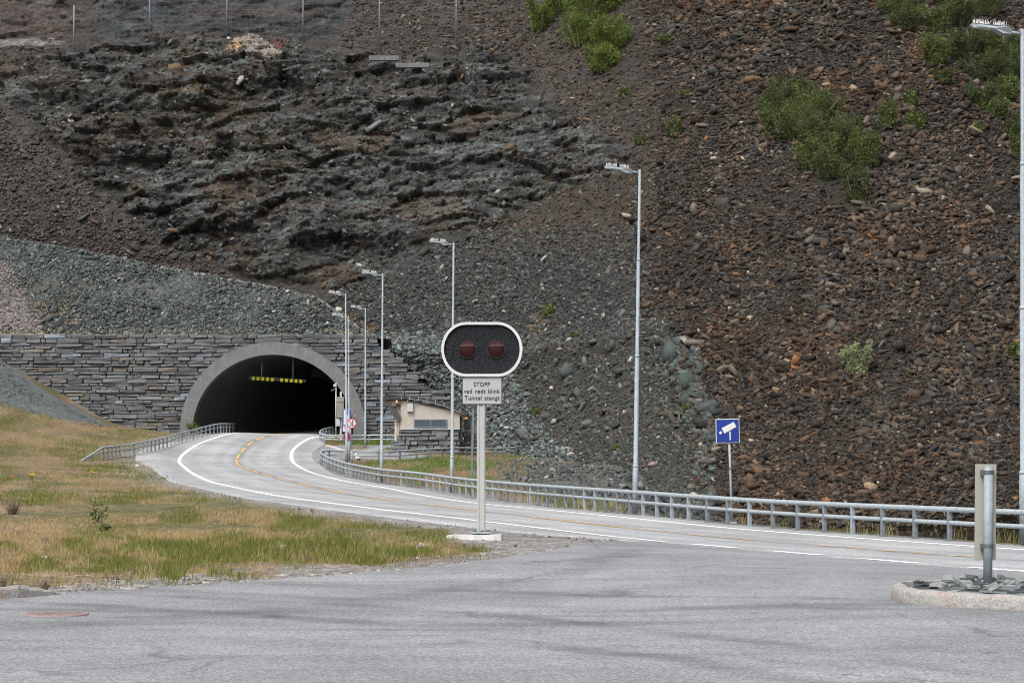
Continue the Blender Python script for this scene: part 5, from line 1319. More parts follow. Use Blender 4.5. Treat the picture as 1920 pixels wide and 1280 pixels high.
# roof
rt = [(-5, 156), (60, 138), (160, 126), (300, 120), (420, 123), (560, 130), (720, 147), (880, 177), (1050, 221), (1200, 272), (1340, 334), (1470, 388), (1515, 418)]
rbm = [(1505, 455), (1450, 462), (1362, 405), (1200, 350), (1050, 296), (880, 248), (720, 208), (560, 182), (420, 172), (300, 176), (160, 176), (60, 186), (0, 196)]
m = MB(); m.prism([H2(*p) for p in rt] + [H2(a, b) for a, b in rbm], -.28, 4.6); roof = m.build('roof', M['felt'], hut)
for zx in (315, 465, 622, 778, 932, 1085, 1235, 1370):
    zy = np.interp(zx, [p[0] for p in rt], [p[1] for p in rt]); q = H2(zx, zy + 28); mm = MB(); mm.box((q[0], -.30, q[1]), (.05, .05, .2)); mm.build('batten', M['wood'], roof)
cnd = [(415, 245), (420, 215), (440, 185), (470, 176), (560, 184), (700, 204), (860, 240), (1000, 276), (1120, 312), (1215, 350), (1350, 402), (1465, 465)]
m = MB(); m.tube([Hh(a, b, -.33) for a, b in cnd], .016, 6); m.build('conduit', M['galvl'], hut, True)
m = MB(); m.prism([H2(303, 182), H2(480, 200), H2(760, 252), H2(1050, 312), H2(1240, 362), H2(1240, 378), H2(1050, 340), H2(760, 282), H2(480, 216), H2(303, 190)], -.10, -.03); m.build('fascia', M['woodd'], hut)
c = Hh(472, 325, -.14); m = MB(); m.box(c, (112 / 9.6 * kh, .22, 150 / 9.6 * kh), 0, .02); eb = m.build('junction_box', M['boxgrey'], hut)
c = Hh(838, 612, -.02); lv = MB(); lv.ring([H2(536, 535), H2(1140, 535), H2(1140, 685), H2(536, 685)], [H2(552, 548), H2(1124, 548), H2(1124, 672), H2(552, 672)], -.07, .02); win = lv.build('louvred_vent', M['louvre'], hut)
m = MB(); m.prism([H2(552, 548), H2(1124, 548), H2(1124, 672), H2(552, 672)], -.012, -.004); m.build('backing', M['louvre'], win)
for i in range(9):
    a = H2(552, 555 + i * 13.5); b = H2(1124, 555 + i * 13.5); mm = MB(); mm.box(((a[0] + b[0]) / 2, -.035, a[1]), (b[0] - a[0], .05, .010), M=Matrix.Rotation(math.radians(0), 3, 'X')); mm.build('slat', M['louvregreen'] if i < 4 else M['louvre'], win)
a = H2(838, 548); m = MB(); m.box((a[0], -.04, H2(0, 610)[1]), (.05, .06, 124 / 9.6 * kh)); m.build('mullion', M['louvre'], win)
# timber side in front of the left gable, posts, brace, soffit
m = MB()
for k in range(5):
    a = H2(215 + k * 19, 0)[0]; m.box((a, .12 + .02 * (k % 2), (H2(0, 570)[1] + H2(0, 1130)[1]) / 2), (.19, .05, H2(0, 570)[1] - H2(0, 1130)[1]))
m.build('timber_cladding', M['woodlight'], hut)
m = MB(); m.box((H2(260, 0)[0], .3, (H2(0, 200)[1] + H2(0, 570)[1]) / 2), (90 / 9.6 * kh, .05, H2(0, 200)[1] - H2(0, 570)[1])); m.build('side_wall', M['wood'], hut)
m = MB(); m.prism([H2(25, 235), H2(95, 215), H2(300, 470), H2(290, 545), H2(205, 560), H2(195, 530)], -.2, -.02); m.build('brace', M['woodd'], hut)
m = MB(); m.prism([H2(10, 196), H2(300, 178), H2(300, 262), H2(200, 272), H2(130, 240), H2(20, 230)], -.12, 3.8); m.build('soffit', M['soffit'], hut)
m = MB(); m.prism([H2(1370, 415), H2(1480, 470), H2(1470, 490), H2(1370, 482)], -.1, 3.8); m.build('soffit', M['soffit'], hut)
c = Hh(232, 222, -.16); m = MB(); m.tube([(c[0], c[1], c[2] + .12), (c[0], c[1], c[2] - .02), (c[0], c[1], c[2] - .1)], [.05, .10, .05], 12); m.build('lamp', M['signwhite'], hut, True)
m = MB(); m.box(Hh(235, 545, -.23), (75 / 9.6 * kh, .03, 34 / 9.6 * kh)); np_ = m.build('number_plate', M['black'], hut)
for k in range(4): mm = MB(); mm.box(Hh(210 + k * 16, 546, -.25), (.022, .01, .05)); mm.build('mark', M['signwhite'], np_)
m = MB(); m.box(Hh(1385, 600, .9), (.12, 1.2, 2.6)); m.build('side_door_frame', M['woodd'], hut)
# low stone wall at its right
lw = empty('low_stone_wall', PX(885, 845, 171), 'low slate wall continuing right of the technical building', 'stone wall')
q0 = PX(864, 845, 170.5); q1 = PX(905, 808, 170.5)
t1 = block_wall('masonry', q0[0], q1[0], q0[2] - .5, q1[2], 170.5, .4, (.2, .32), None, None, None, 23, (.11, .113, .118), (.4, 1.2)); setparent(t1, lw)
m = MB(); a = PX(877, 796, 170.6); m.box((a[0] - lw.location[0], .2, a[2] - lw.location[2]), (.5, .35, .7), 0, .04); m.build('slab', M['conc'], lw)

# ------------------------------------------------------------------ things at the tunnel mouth (enlargement 600+x/7.11, 700+y/7.11)
def Tt(zx, zy, Z): return PX(600 + zx / 7.11, 700 + zy / 7.11, Z)
def thing_at(name, zx, zy, Z, label, cat, group=None):
    b = Tt(zx, zy, Z); o = empty(name, b, label, cat, group)
    return o, (lambda a, c, dy=0.0: tuple(Tt(a, c, Z) - b + np.array([0, dy, 0]))), Z / F / 7.11
o, f, k = thing_at('surveillance_mast', 213, 905, 183.6, 'slim mast with a small camera beside the right leg of the arch', 'camera')
m = MB(); m.tube([(0, 0, -.3), f(213, 125)], .055, 8); m.build('mast', M['galvl'], o, True)
m = MB(); m.box(f(200, 160), (.24, .3, .2), 0, .02); m.build('camera_housing', M['galvl'], o); m = MB(); m.tube([f(175, 205), f(195, 215), f(205, 212)], [.05, .12, .1], 10); m.build('camera', M['black'], o, True)
m = MB(); m.tube([f(150, 235), f(165, 218), f(195, 212)], .03, 6); m.build('camera_arm', M['galvd'], o)
m = MB(); m.tube([f(228, 130), f(232, 70)], .015, 6); m.build('antenna', M['galvl'], o)
o, f, k = thing_at('control_cabinet', 278, 905, 182.2, 'olive-grey steel cabinet mounted on a post beside the tunnel mouth', 'cabinet')
m = MB(); m.box(((f(278, 575)[0]), 0, (f(278, 240)[2] - .3) / 2), (.14, .1, f(278, 240)[2] + .3)); m.build('post', M['boxgrey'], o)
m = MB(); m.box(f(276, 452, -.18), (92 * k, .25, 280 * k), 0, .02)
for j in range(6): m.box(f(240 + j * 14, 485, -.31), (.03, .02, 190 * k))
m.build('cabinet_body', M['boxolive'], o); m = MB(); m.box(f(276, 348, -.2), (98 * k, .3, 70 * k), 0, .02); m.build('hood', M['boxolive'], o)
m = MB(); m.box(f(244, 650, -.14), (50 * k, .15, 105 * k), 0, .015); m.build('small_box', M['boxgrey'], o)
# blue lay-by sign with white sub plate
o, f, k = thing_at('emergency_sign', 385, 1040, 160.0, 'tall blue sign with a white symbol above a small white plate at the tunnel mouth', 'road sign')
m = MB(); m.tube([(0, 0, 0), f(385, 560)], .035, 8); m.build('post', M['galvl'], o, True)
c = f(356, 580, -.06); m = MB(); m.box(c, (120 * k, .02, 222 * k), 0, .004); m.build('plate_border', M['signwhite'], o)
m = MB(); m.box((c[0], -.073, c[2]), (115 * k, .01, 217 * k)); bp = m.build('blue_plate', M['blue'], o)
poly_on([(316, 486), (352, 490), (352, 540), (400, 560), (402, 640), (372, 660), (368, 676), (316, 684)], -.084, M['signwhite'], bp, 'symbol', f)
poly_on([(355, 480), (372, 480), (400, 545), (400, 556), (372, 520), (362, 514)], -.088, M['blue'], bp, 'symbol', f)
c = f(356, 736, -.06); m = MB(); m.box(c, (112 * k, .02, 84 * k), 0, .004); m.build('plate_border', M['blue'], o)
m = MB(); m.box((c[0], -.073, c[2]), (100 * k, .01, 72 * k)); sp = m.build('white_plate', M['signwhite'], o)
poly_on([(322, 712), (340, 712), (348, 735), (342, 758), (334, 758), (334, 730), (322, 722)], -.084, M['red'], sp, 'symbol', f)
poly_on([(384, 738), (410, 738), (410, 754), (384, 758)], -.084, M['black'], sp, 'symbol', f)
def disc(par, c, r, y, mat, name, th=.01):
    m = MB(); m.prism([(c[0] + r * math.cos(t), c[2] + r * math.sin(t)) for t in np.linspace(0, 2 * math.pi, 37)[:-1]], y, y + th); return m.build(name, mat, par)
o, f, k = thing_at('no_pedestrians_sign', 395, 1160, 151.5, 'round red-rimmed white prohibition sign showing a pedestrian and a bicycle crossed out', 'road sign')
m = MB(); m.tube([(0, 0, 0), f(412, 740), f(422, 620)], .035, 8); m.build('post', M['galv'], o, True)
c = f(423, 664); disc(o, c, 67 * k, -.06, M['red'], 'red_rim'); d = disc(o, c, 54 * k, -.068, M['signwhite'], 'white_disc')
poly_on([(428, 622), (440, 620), (444, 640), (440, 662), (430, 662), (430, 645)], -.076, M['black'], d, 'symbol', f)
for cx in (408, 436): mm = MB(); q = f(cx, 690); mm.ring(circ(q[0], q[2], 11 * k, 16), circ(q[0], q[2], 8 * k, 16), -.076, -.07); mm.build('symbol', M['black'], d)
poly_on([(404, 690), (414, 676), (430, 678), (438, 690), (434, 691), (426, 682), (416, 682), (408, 692)], -.078, M['black'], d, 'symbol', f)
poly_on([(383, 634), (390, 626), (463, 696), (456, 703)], -.084, M['red'], d, 'slash', f)
o, f, k = thing_at('no_stopping_sign', 428, 1170, 150.6, 'round blue no-stopping sign with a red rim and red cross, turned sideways', 'road sign')
m = MB(); m.tube([(0, 0, 0), f(428, 1040)], .03, 8); m.build('post', M['galv'], o, True)
m = MB(); m.tube([f(428, 1040), f(415, 900), f(385, 850)], .025, 6); m.build('bracket', M['galv'], o, True)
def ell(par, c, rx, rz, y, mat, name): m = MB(); m.prism([(c[0] + rx * math.cos(t), c[2] + rz * math.sin(t)) for t in np.linspace(0, 2 * math.pi, 37)[:-1]], y, y + .01); return m.build(name, mat, par)
c = f(364, 843); ell(o, c, 47 * k, 64 * k, -.22, M['red'], 'red_rim'); d = ell(o, c, 36 * k, 52 * k, -.23, M['blue'], 'blue_disc')
poly_on([(335, 808), (345, 800), (394, 882), (384, 890)], -.236, M['red'], d, 'slash', f); poly_on([(385, 800), (394, 808), (345, 888), (335, 880)], -.240, M['red'], d, 'slash', f)
o, f, k = thing_at('delineator', 465, 556, 184.0, 'tiny red and white round reflector on the right leg of the arch', 'reflector')
disc(o, (0, 0, 0), 11 * k, -.03, M['signwhite'], 'disc', .03); poly_on([(455, 546), (475, 546), (478, 554), (452, 554)], -.034, M['red'], o, 'band', f)
# kerb strip of the lay-by (pale plank)
q = [Tt(90, 935, 174), Tt(200, 950, 172), Tt(330, 968, 169), Tt(440, 980, 167), Tt(480, 1040, 163), Tt(505, 1120, 157.5), Tt(515, 1150, 156)]
q = catmull(np.array([a[:2] for a in q]), .5); V = []; Fs = []
for i, (a, n_) in enumerate(zip(q, normals2(q))):
    z_ = float(g(a[0], a[1]))
    for d, h in ((-.12, -.02), (-.12, .10), (.12, .10), (.12, -.02)): V.append((a[0] + n_[0] * d, a[1] + n_[1] * d, z_ + h))
for i in range(len(q) - 1):
    for k in range(4): p0 = i * 4 + k; p1 = i * 4 + (k + 1) % 4; Fs.append((p0, p1, p1 + 4, p0 + 4))
m = MB(); m.add(V, Fs); tag(m.build('layby_kerb', M['pale']), 'weathered pale kerb bordering the lay-by', None, None, 'structure')

# ------------------------------------------------------------------ rockfall fence on the ledge above
o = empty('rockfall_fence', hill_at(np.array([425.]), np.array([62.]))[0], 'tall wire net fence on steel posts along the ledge above the crag', 'fence'); L = np.array(o.location)
fp = [(138, 10, 94, 0), (280, -40, 68, 1), (425, -45, 60, 2), (568, -50, 76, 3), (711, -55, 90, 4), (855, -60, 84, 5)]
bases = []
for (px, pt, pb_, i) in fp:
    b = hill_at(np.array([float(px)]), np.array([float(pb_)]))[0]; b[1] -= .6; Zp = b[1]; t = PX(px + 1, pt, Zp); bb = PX(px, pb_, Zp)
    m = MB(); m.tube([tuple(bb - L - np.array([0, 0, .5])), tuple(t - L)], .075, 8); m.build('post', M['galvd'], o, True); bases.append((bb, t))
m = MB()
for (a, b) in zip(bases[1:-1], bases[2:]):
    for j in range(0, 13):
        t = j / 12; m.tube([tuple(a[0] * (1 - t) + a[1] * t - L), tuple(b[0] * (1 - t) + b[1] * t - L)], .006, 3, False)
    for j in range(0, 17):
        t = j / 16; m.tube([tuple(a[0] * (1 - t) + b[0] * t - L), tuple(a[1] * (1 - t) + b[1] * t - L)], .012, 3, False)
m.build('net', M['net'], o)
for (px, py, w_, lb) in ((722, 116, 56, 'pale concrete beam on the ledge, upper of two'), (775, 130, 62, 'pale concrete beam on the ledge, lower of two')):
    p = hill_at(np.array([float(px)]), np.array([float(py)]))[0]; k = p[1] / F
    m = MB(); m.box((0, 0, 0), (w_ * k, .5, 9 * k), 0, .03)
    for j in range(5): m.box(((-.4 + j * .2) * w_ * k, -.27, 0), (.05, .04, 8 * k))
    q = m.build('concrete_beam', M['conc']); q.location = (p[0], p[1] - 1.3, p[2]); tag(q, lb, 'concrete beam', 'concrete beams on the ledge')

# ------------------------------------------------------------------ vegetation
def leaf_cloud(n, clumps, rs, leaf, cols):
    """clumps: (centre, radius) list; returns verts, faces, colours of small leaf quads"""
    k = rs.integers(0, len(clumps), n); C0 = np.array([c for c, r in clumps])[k]; R0 = np.array([r for c, r in clumps])[k]
    d = rs.normal(0, 1, (n, 3)); d /= np.linalg.norm(d, axis=1)[:, None]; rad = rs.random(n) ** .45
    P = C0 + d * (R0 * rad)[:, None] * np.array([1, 1, 1.15])
    a = rs.normal(0, 1, (n, 3)); a /= np.linalg.norm(a, axis=1)[:, None]; b = np.cross(a, rs.normal(0, 1, (n, 3))); b /= np.linalg.norm(b, axis=1)[:, None]
    s = leaf * rs.uniform(.6, 1.4, n)[:, None]
    V = np.stack([P - a * s * .5, P + b * s * .32, P + a * s * .5, P - b * s * .32], 1).reshape(-1, 3)
    Fc = np.arange(n * 4).reshape(n, 4)
    cc = np.array(cols)[rs.integers(0, len(cols), n)] * rs.uniform(.7, 1.35, n)[:, None]
    cc = cc * (1 + .8 * (rs.random(len(clumps)) - .5))[k][:, None]
    return V, Fc, np.repeat(cc, 4, 0)
GREEN = [(.065, .088, .018), (.05, .07, .016), (.085, .105, .024)]; DGREEN = [(.045, .058, .016), (.032, .045, .014), (.06, .075, .02)]; OLIVE = [(.17, .20, .10), (.14, .17, .07), (.21, .23, .13)]
def shrub(px, py, wpx, hpx, label, cols=GREEN, seed=0, name='birch_shrub', cat='shrub', group='shrubs on the scree', on='hill', dens=1.0, trunk=None):
    p = hill_at(np.array([float(px)]), np.array([float(py)]))[0] if on == 'hill' else (emb_at(np.array([float(px)]), np.array([float(py)]))[0][0] if on == 'emb' else back(px, py)[0])
    k = p[1] / F; w, h = wpx * k * 1.3, hpx * k * 1.15; rs = np.random.default_rng(seed + int(px) * 3 + int(py))
    o = empty(name, p, label, cat, group)
    cl = []; m = MB()
    ns = max(3, int(4 + w * 2.2))
    for i in range(ns):
        a = rs.uniform(0, 2 * math.pi); r = w * .42 * math.sqrt(rs.random()); tx, ty = r * math.cos(a), r * math.sin(a) * .6; th = h * rs.uniform(.55, 1.0) * (1 - .3 * (r / (w * .5)) ** 2)
        b0 = Vector((tx * .25, ty * .25, -.1)); mid = Vector((tx * .6, ty * .6, th * .5)); tp = Vector((tx, ty, th * .92)); rr_ = max(.012, h * .012)
        m.tube([b0, mid, tp], [rr_ * 1.6, rr_, rr_ * .3], 5)
        for t in np.linspace(.12 if h < 3 else .25, 1, 5):
            q = b0.lerp(mid, t * 2) if t < .5 else mid.lerp(tp, t * 2 - 1)
            R = w * rs.uniform(.10, .2) * (1.25 - .65 * t) + .1
            cl.append((np.array(q) + rs.normal(0, .06 * w, 3) * np.array([1, 1, .4]), R))
    m.build('trunk', M['bark' if cols is not OLIVE else 'drybark'], o)
    n = int(min(14000, 1500 * (w * h) ** .8 * dens) + 60)
    lf = .11 if p[1] > 110 else .06
    V, Fc, cc = leaf_cloud(n, cl, rs, lf, cols)
    V[:, 2] = np.maximum(V[:, 2], .0)
    npmesh('foliage', V, Fc, M['leaf'], o, col=np.clip(cc, .005, 1))
    return o
T1 = [  # thicket top centre
 (1012, 60, 42, 52, 'small bright green birch bush at the left tip of the top thicket'), (1052, 20, 60, 60, 'bright green birch bush at the upper edge of the photo'),
 (1100, 46, 80, 75, 'broad bright green birch bush in the middle of the top thicket'), (1140, 22, 50, 60, 'bright green birch bush at the upper right of the top thicket'),
 (1088, 90, 60, 55, 'bright green bush low in the top thicket'), (1145, 96, 62, 62, 'round bright green bush on the right side of the top thicket'),
 (1128, 136, 50, 50, 'lowest bright green bush of the top thicket')]
T1 = [(a, b, c * 1.2, d * 1.15, e) for a, b, c, d, e in T1]
T3W = 1.2
T2 = [(1525, 240, 70, 70, 'dark birch behind the middle of the big thicket'), (1480, 205, 60, 50, 'upper left birch crown of the big thicket'), (1575, 262, 50, 40, 'small birch on the upper right edge of the big thicket'), (1535, 320, 60, 60, 'dark bush under the middle of the big thicket'),
      (1462, 235, 60, 60, 'dark green birch at the left end of the big thicket'), (1500, 215, 80, 66, 'tallest birch crown at the top of the big thicket'), (1492, 262, 70, 60, 'green birch in the left middle of the big thicket'),
      (1540, 285, 74, 66, 'green birch in the centre of the big thicket'), (1590, 300, 70, 70, 'green birch in the right part of the big thicket'), (1622, 322, 48, 70, 'light green birch at the right end of the big thicket'),
      (1560, 335, 60, 50, 'dark green bush below the centre of the big thicket'), (1605, 380, 44, 60, 'pale green birch low at the tip of the big thicket')]
T3 = [(1905, 130, 50, 60, 'dark birch right behind the right lamp pole top'), (1780, 20, 50, 50, 'green birch at the top edge in the middle of the belt'), (1835, 150, 50, 50, 'green birch in the dense middle of the belt'), (1680, 30, 60, 40, 'low green bush at the left of the upper right belt'), (1700, 60, 50, 44, 'round green bush in the upper right belt'), (1752, 66, 50, 62, 'pale green birch in the middle of the upper right belt'),
      (1800, 52, 56, 60, 'green birch above the large lamp head'), (1756, 128, 56, 60, 'round green birch below the middle of the upper right belt'), (1810, 120, 60, 66, 'green birch left of the large lamp head'),
      (1856, 112, 64, 60, 'dark green birch behind the large lamp head'), (1878, 150, 60, 60, 'green birch below the large lamp head'), (1882, 184, 50, 50, 'dark green bush beside the right lamp pole'),
      (1848, 32, 50, 44, 'small green bush at the top edge above the lamp'), (1730, 8, 50, 36, 'green bush at the top edge left of the lamp'), (1836, 200, 44, 44, 'small green bush in the lower belt'),
      (1868, 222, 46, 44, 'green bush in the lower part of the right belt'), (1895, 262, 40, 46, 'green bush beside the right lamp pole lower down'), (1912, 300, 30, 46, 'green bush cut by the right edge'), (1768, 162, 34, 30, 'tiny orange-green bush under the belt')]
for i, a in enumerate(T1): shrub(*a, seed=i, cols=[(.078, .108, .014), (.055, .08, .012), (.10, .13, .018)], group='bright green shrubs at the top')
T2 = [(a, b, c * 1.3, d * 1.1, e) for a, b, c, d, e in T2]; T3 = [(a, b, c * 1.2, d, e) for a, b, c, d, e in T3]
for i, a in enumerate(T2): shrub(*a, seed=50 + i, cols=DGREEN if i % 3 else GREEN, group='birches of the big thicket', name='birch_tree', cat='tree')
for i, a in enumerate(T3): shrub(*a, seed=90 + i, cols=GREEN if i % 2 else DGREEN, group='birches of the upper right belt', name='birch_tree', cat='tree')
for i, a in enumerate([(1265, 255, 26, 34, 'lone small green shrub left of the big thicket'), (1201, 272, 22, 20, 'lone low shrub above the middle lamp head'), (1247, 82, 20, 20, 'faint small shrub right of the top thicket'),
                       (1664, 244, 40, 62, 'dark slender birch right of the big thicket'), (1706, 200, 26, 30, 'small pale shrub above a slender birch'), (1718, 246, 34, 46, 'small green shrub between thicket and belt'),
                       (1436, 262, 16, 30, 'small grey-green shrub at the left edge of the big thicket'), (1170, 180, 26, 16, 'dark low shrub below the top thicket'), (1024, 596, 30, 24, 'yellow-green bush beside the old track'),
                       (1903, 668, 34, 30, 'green bush beside the right lamp pole halfway down'), (1280, 190, 18, 14, 'dark tuft of shrub on the rusty scree'), (1830, 250, 24, 20, 'pale low shrub in the lower right belt')]):
    shrub(*a, seed=130 + i, dens=.7)
shrub(1608, 703, 54, 60, 'pale grey-green willow bush alone on the lower scree', OLIVE, 200, 'willow_bush', 'bush', None)
for i, (px, py, w_, h_, lb, on) in enumerate([(1080, 640, 14, 8, 'small green plant on the spoil slope below the track', 'hill'), (1152, 846, 12, 9, 'bright green plant on the spoil slope', 'hill'), (1290, 770, 20, 12, 'low green plant left of the blue sign', 'hill'),
                                              (1006, 780, 24, 14, 'green weed among the spoil stones', 'hill'), (362, 803, 26, 22, 'leafy weed at the left foot of the arch', 'ground'), (184, 983, 24, 40, 'single sparse upright plant in the left grass', 'ground'),
                                              (196, 998, 14, 22, 'small leafy plant low in the left grass', 'ground')]):
    shrub(px, py, w_, h_, lb, GREEN, 300 + i, 'weed', 'plant', 'small green plants', on, .5)
# dry bush on the left
def twig_bush(px, py, wpx, hpx, label, seed):
    p = back(px, py)[0]; k = p[1] / F; w, h = wpx * k, hpx * k; rs = np.random.default_rng(seed)
    m = MB()
    for i in range(90 if seed < 2 else 26):
        a = rs.uniform(0, 2 * math.pi); r = w * .5 * rs.random() ** .6; th = h * rs.uniform(.4, 1); q = Vector((r * math.cos(a), r * math.sin(a), th)); b = Vector((q.x * .2, q.y * .2, -.02)); md = b.lerp(q, .5) + Vector((rs.normal(0, .03), 0, .03))
        m.tube([b, md, q], [.008, .006, .002], 3, False)
        for j in range(2): q2 = md.lerp(q, rs.random()); m.tube([q2, q2 + Vector((rs.normal(0, .08 * w), rs.normal(0, .08 * w), rs.uniform(.02, .12) * h))], [.004, .0015], 3, False)
    o = m.build('dry_bush', M['drybark']); o.location = p; return tag(o, label, 'bush', 'dry bushes in the grass')
twig_bush(24, 968, 40, 34, 'leafless brown bush at the left edge of the grass', 1)
twig_bush(86, 1017, 22, 10, 'small dry bush low in the left grass', 2); twig_bush(578, 1058, 24, 20, 'dry reddish tuft at the lower edge of the grass', 3)
twig_bush(4, 1103, 18, 24, 'dry stalks behind the left kerb', 4); twig_bush(84, 1106, 26, 22, 'dry stalks behind the tapering kerb stone', 5)
# flowers
def flower(px, py, mat, label, n=3, name='poppy', cat='flower', sz=.07):
    p = back(px, py)[0]; o = empty(name, p, label, cat); r = random.Random(px); ms, mp = MB(), MB()
    for i in range(n):
        x, y_, z = r.uniform(-.12, .12), r.uniform(-.1, .1), r.uniform(.22, .34); ms.tube([(x * .4, y_ * .4, 0), (x, y_, z)], .006, 4)
        for j in range(5): a = j * 2 * math.pi / 5; mp.add([(x, y_, z), (x + sz * math.cos(a - .5), y_ + sz * math.sin(a - .5), z + .04), (x + sz * 1.2 * math.cos(a), y_ + sz * 1.2 * math.sin(a), z + .06), (x + sz * math.cos(a + .5), y_ + sz * math.sin(a + .5), z + .04)], [(0, 1, 2, 3)])
    ms.build('stem', M['stem'], o); mp.build('petals', mat, o)
flower(865, 925, M['orange'], 'orange poppies growing behind the guard rail', 5, sz=.09)
flower(25, 912, M['orange'], 'tiny orange flower in the far left grass', 1); flower(61, 906, M['yel'], 'yellow flowers in the far left grass', 4, 'buttercup', sz=.08); flower(173, 898, M['yel'], 'single yellow flower below the sloped rail end', 2, 'buttercup')

# ------------------------------------------------------------------ grass
def grass(name, polys, n, hrange, label, colf, seed=1, wk=1.0, thin=None):
    rs = np.random.default_rng(seed); xs, ys = [], []
    for poly in polys:
        x0, x1 = min(p[0] for p in poly), max(p[0] for p in poly); y0, y1 = min(p[1] for p in poly), max(p[1] for p in poly)
        m_ = int(n * 1.0 / len(polys)); x = rs.uniform(x0, x1, m_); y = rs.uniform(y0, y1, m_); k = inpoly(x, y, poly); xs.append(x[k]); ys.append(y[k])
    x, y = np.concatenate(xs), np.concatenate(ys); P = back(x, y); ok = ~np.isnan(P[:, 1])
    if thin is not None: ok &= rs.random(len(x)) < thin(x, y)
    x, y, P = x[ok], y[ok], P[ok]
    N = len(P); a = rs.uniform(0, 2 * math.pi, N); hh = rs.uniform(*hrange, N) * (1 + .3 * fbm(P[:, 0] / 2, P[:, 1] / 3, P[:, 0] * 0, 3, 401))
    col, hk = colf(x, y, P, rs); hh = hh * hk
    wd = np.maximum(.006, .55 * P[:, 1] / F) * wk * rs.uniform(.7, 1.4, N)
    d = np.c_[np.cos(a), np.sin(a) * .3, np.zeros(N)]; ln = np.c_[rs.normal(.05, .3, N), rs.normal(0, .3, N), np.zeros(N)] * hh[:, None]
    P[:, 2] += -.02
    b0, b1 = P - d * wd[:, None], P + d * wd[:, None]; mid = P + ln * .35 + np.c_[np.zeros((N, 2)), hh * .6]; m0, m1 = mid - d * wd[:, None] * .7, mid + d * wd[:, None] * .7; tip = P + ln + np.c_[np.zeros((N, 2)), hh]
    t0, t1 = tip - d * wd[:, None] * .15, tip + d * wd[:, None] * .15
    V = np.stack([b0, b1, m1, m0, t1, t0], 1).reshape(-1, 3); i = np.arange(N)[:, None] * 6; Fc = np.vstack([i + np.array([[0, 1, 2, 3]]), i + np.array([[3, 2, 4, 5]])])
    return tag(npmesh(name, V, Fc, M['grass'], col=np.repeat(col, 6, 0)), label, None, None, 'stuff')
def leftcol(x, y, P, rs):
    n = fbm(x / 70, y / 16, x * 0, 4, 411); n += .35 * np.exp(-(((x - 430) / 260) ** 2 + ((y - 1040) / 26) ** 2)) - .35 * np.exp(-(((x - 60) / 190) ** 2 + ((y - 1000) / 22) ** 2)) + .2 * np.exp(-(((x - 290) / 120) ** 2 + ((y - 935) / 16) ** 2)) + .25 * np.exp(-(((x - 250) / 100) ** 2 + ((y - 808) / 10) ** 2))
    g_ = sstep(-.20, .24, n + rs.normal(0, .14, len(x)))[:, None]
    straw = np.array([.27, .20, .085]) * rs.uniform(.7, 1.25, len(x))[:, None]; gr = np.array([.088, .098, .014]) * rs.uniform(.7, 1.3, len(x))[:, None]
    pink = np.array([.235, .155, .085]); straw = straw + (pink - straw) * (rs.random(len(x))[:, None] < .4)
    return np.clip(straw * (1 - g_) + gr * g_, .01, 1), .8 + .35 * g_[:, 0]
LEFT = [(-150, 752), (0, 762), (60, 772), (130, 788), (220, 803), (334, 808), (420, 812), (300, 838), (180, 862), (150, 872), (292, 862), (318, 900), (400, 925), (520, 950), (640, 966), (780, 990), (850, 1000), (870, 1026), (980, 1034), (880, 1052), (750, 1066), (600, 1078), (450, 1088), (300, 1098), (150, 1102), (0, 1098), (-150, 1100)]
def thinl(x, y):
    e = np.interp(x, [-150, 150, 300, 460, 600, 880, 980], [1072, 1076, 1080, 1083, 1072, 1034, 1022]) + 5 * vnoise(x / 22, x * 0, x * 0, 77)
    v = np.clip(.65 + .8 * fbm(x / 45, y / 11, x * 0, 4, 421), .05, 1) * sstep(5, -4, y - e) * (1 - .93 * np.exp(-(((x - 910) / 70) ** 4 + ((y - 1010) / 22) ** 4)))
    v = v * (1 - .75 * (sstep(28, 6, y - np.interp(x, [290, 322, 375, 450, 600, 820, 1000], [868, 896, 914, 930, 957, 981, 1000])) * (x > 290))); return v + .04
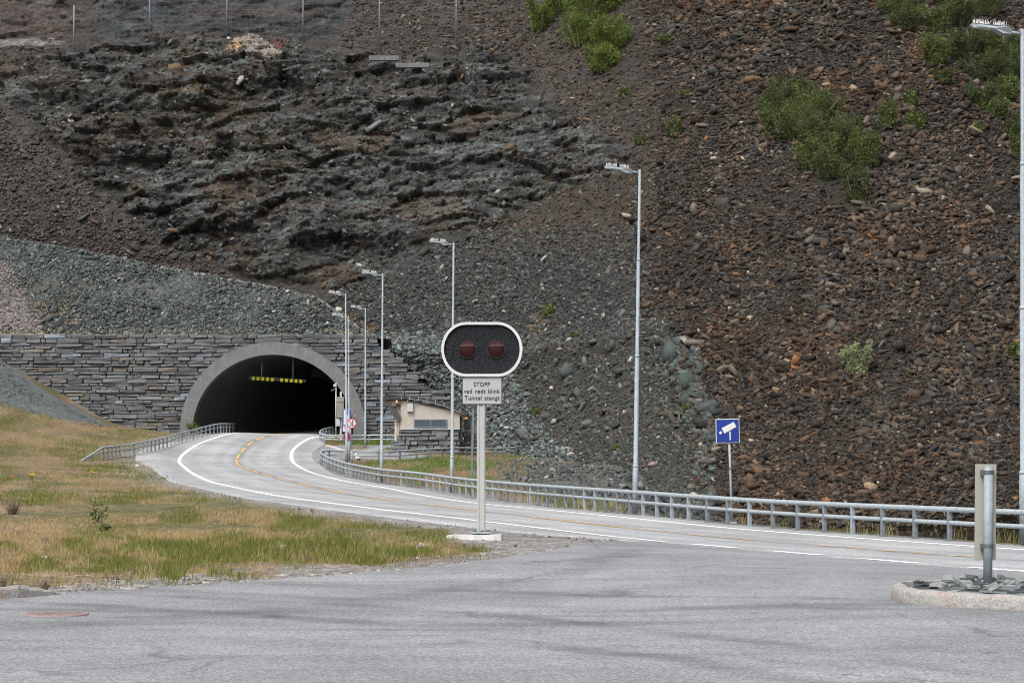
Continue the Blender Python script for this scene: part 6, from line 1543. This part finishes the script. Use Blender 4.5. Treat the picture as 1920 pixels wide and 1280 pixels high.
grass('grass', [LEFT], 360000, (.05, .12), 'dry and green grass on the left verge', leftcol, 1, .9, thinl)
def tall(x, y, P, rs):
    n = len(x); return np.array([.28, .225, .12]) * rs.uniform(.7, 1.25, n)[:, None], np.ones(n)
grass('dry_grass_stalks', [[(150, 990), (880, 1010), (850, 1050), (300, 1092), (0, 1092), (0, 1030)]], 9000, (.10, .22), 'taller straw-coloured grass stalks on the verge', tall, 2, .5, lambda x, y: np.clip(.2 + 1.3 * fbm(x / 40, y / 14, x * 0, 3, 431), .02, 1))
def icol(x, y, P, rs):
    n = fbm(x / 60, y / 10, x * 0, 3, 441) + .5 * np.exp(-(((x - 860) / 110) ** 2 + ((y - 868) / 9) ** 2)); g_ = sstep(.0, .35, n + rs.normal(0, .1, len(x)))[:, None]
    return np.clip(np.array([.18, .13, .065]) * rs.uniform(.7, 1.25, len(x))[:, None] * (1 - g_) + np.array([.07, .115, .016]) * rs.uniform(.7, 1.3, len(x))[:, None] * g_, .01, 1), .8 + .4 * g_[:, 0]
grass('island_grass', [[(690, 868), (760, 862), (870, 852), (970, 850), (1020, 862), (980, 880), (1010, 935), (900, 925), (800, 912), (715, 900), (660, 885)], [(610, 822), (745, 822), (745, 834), (610, 834)]], 42000, (.08, .2), 'green grass inside the looping rail by the building', icol, 3, 1.0)
def bcol(x, y, P, rs):
    g_ = (rs.random(len(x)) < .6)[:, None]; return np.where(g_, np.array([.10, .13, .035]), np.array([.26, .20, .11])) * rs.uniform(.7, 1.3, len(x))[:, None], np.ones(len(x))
rs = np.random.default_rng(9)
grass('bank_grass', [[(880, 915), (1000, 925), (1150, 945), (1200, 955), (1190, 968), (1050, 952), (880, 930)], [(1390, 962), (1500, 972), (1600, 985), (1750, 996), (1925, 1005), (1925, 1024), (1750, 1013), (1600, 1002), (1390, 985)]], 22000, (.12, .42), 'grass tufts growing behind the guard rail', bcol, 4, .8, lambda x, y: np.clip(.35 + 1.4 * fbm(x / 25, y / 10, x * 0, 3, 451), .02, 1))
print('faces', sum(len(o.data.polygons) for o in COL.objects if o.type == 'MESH'))
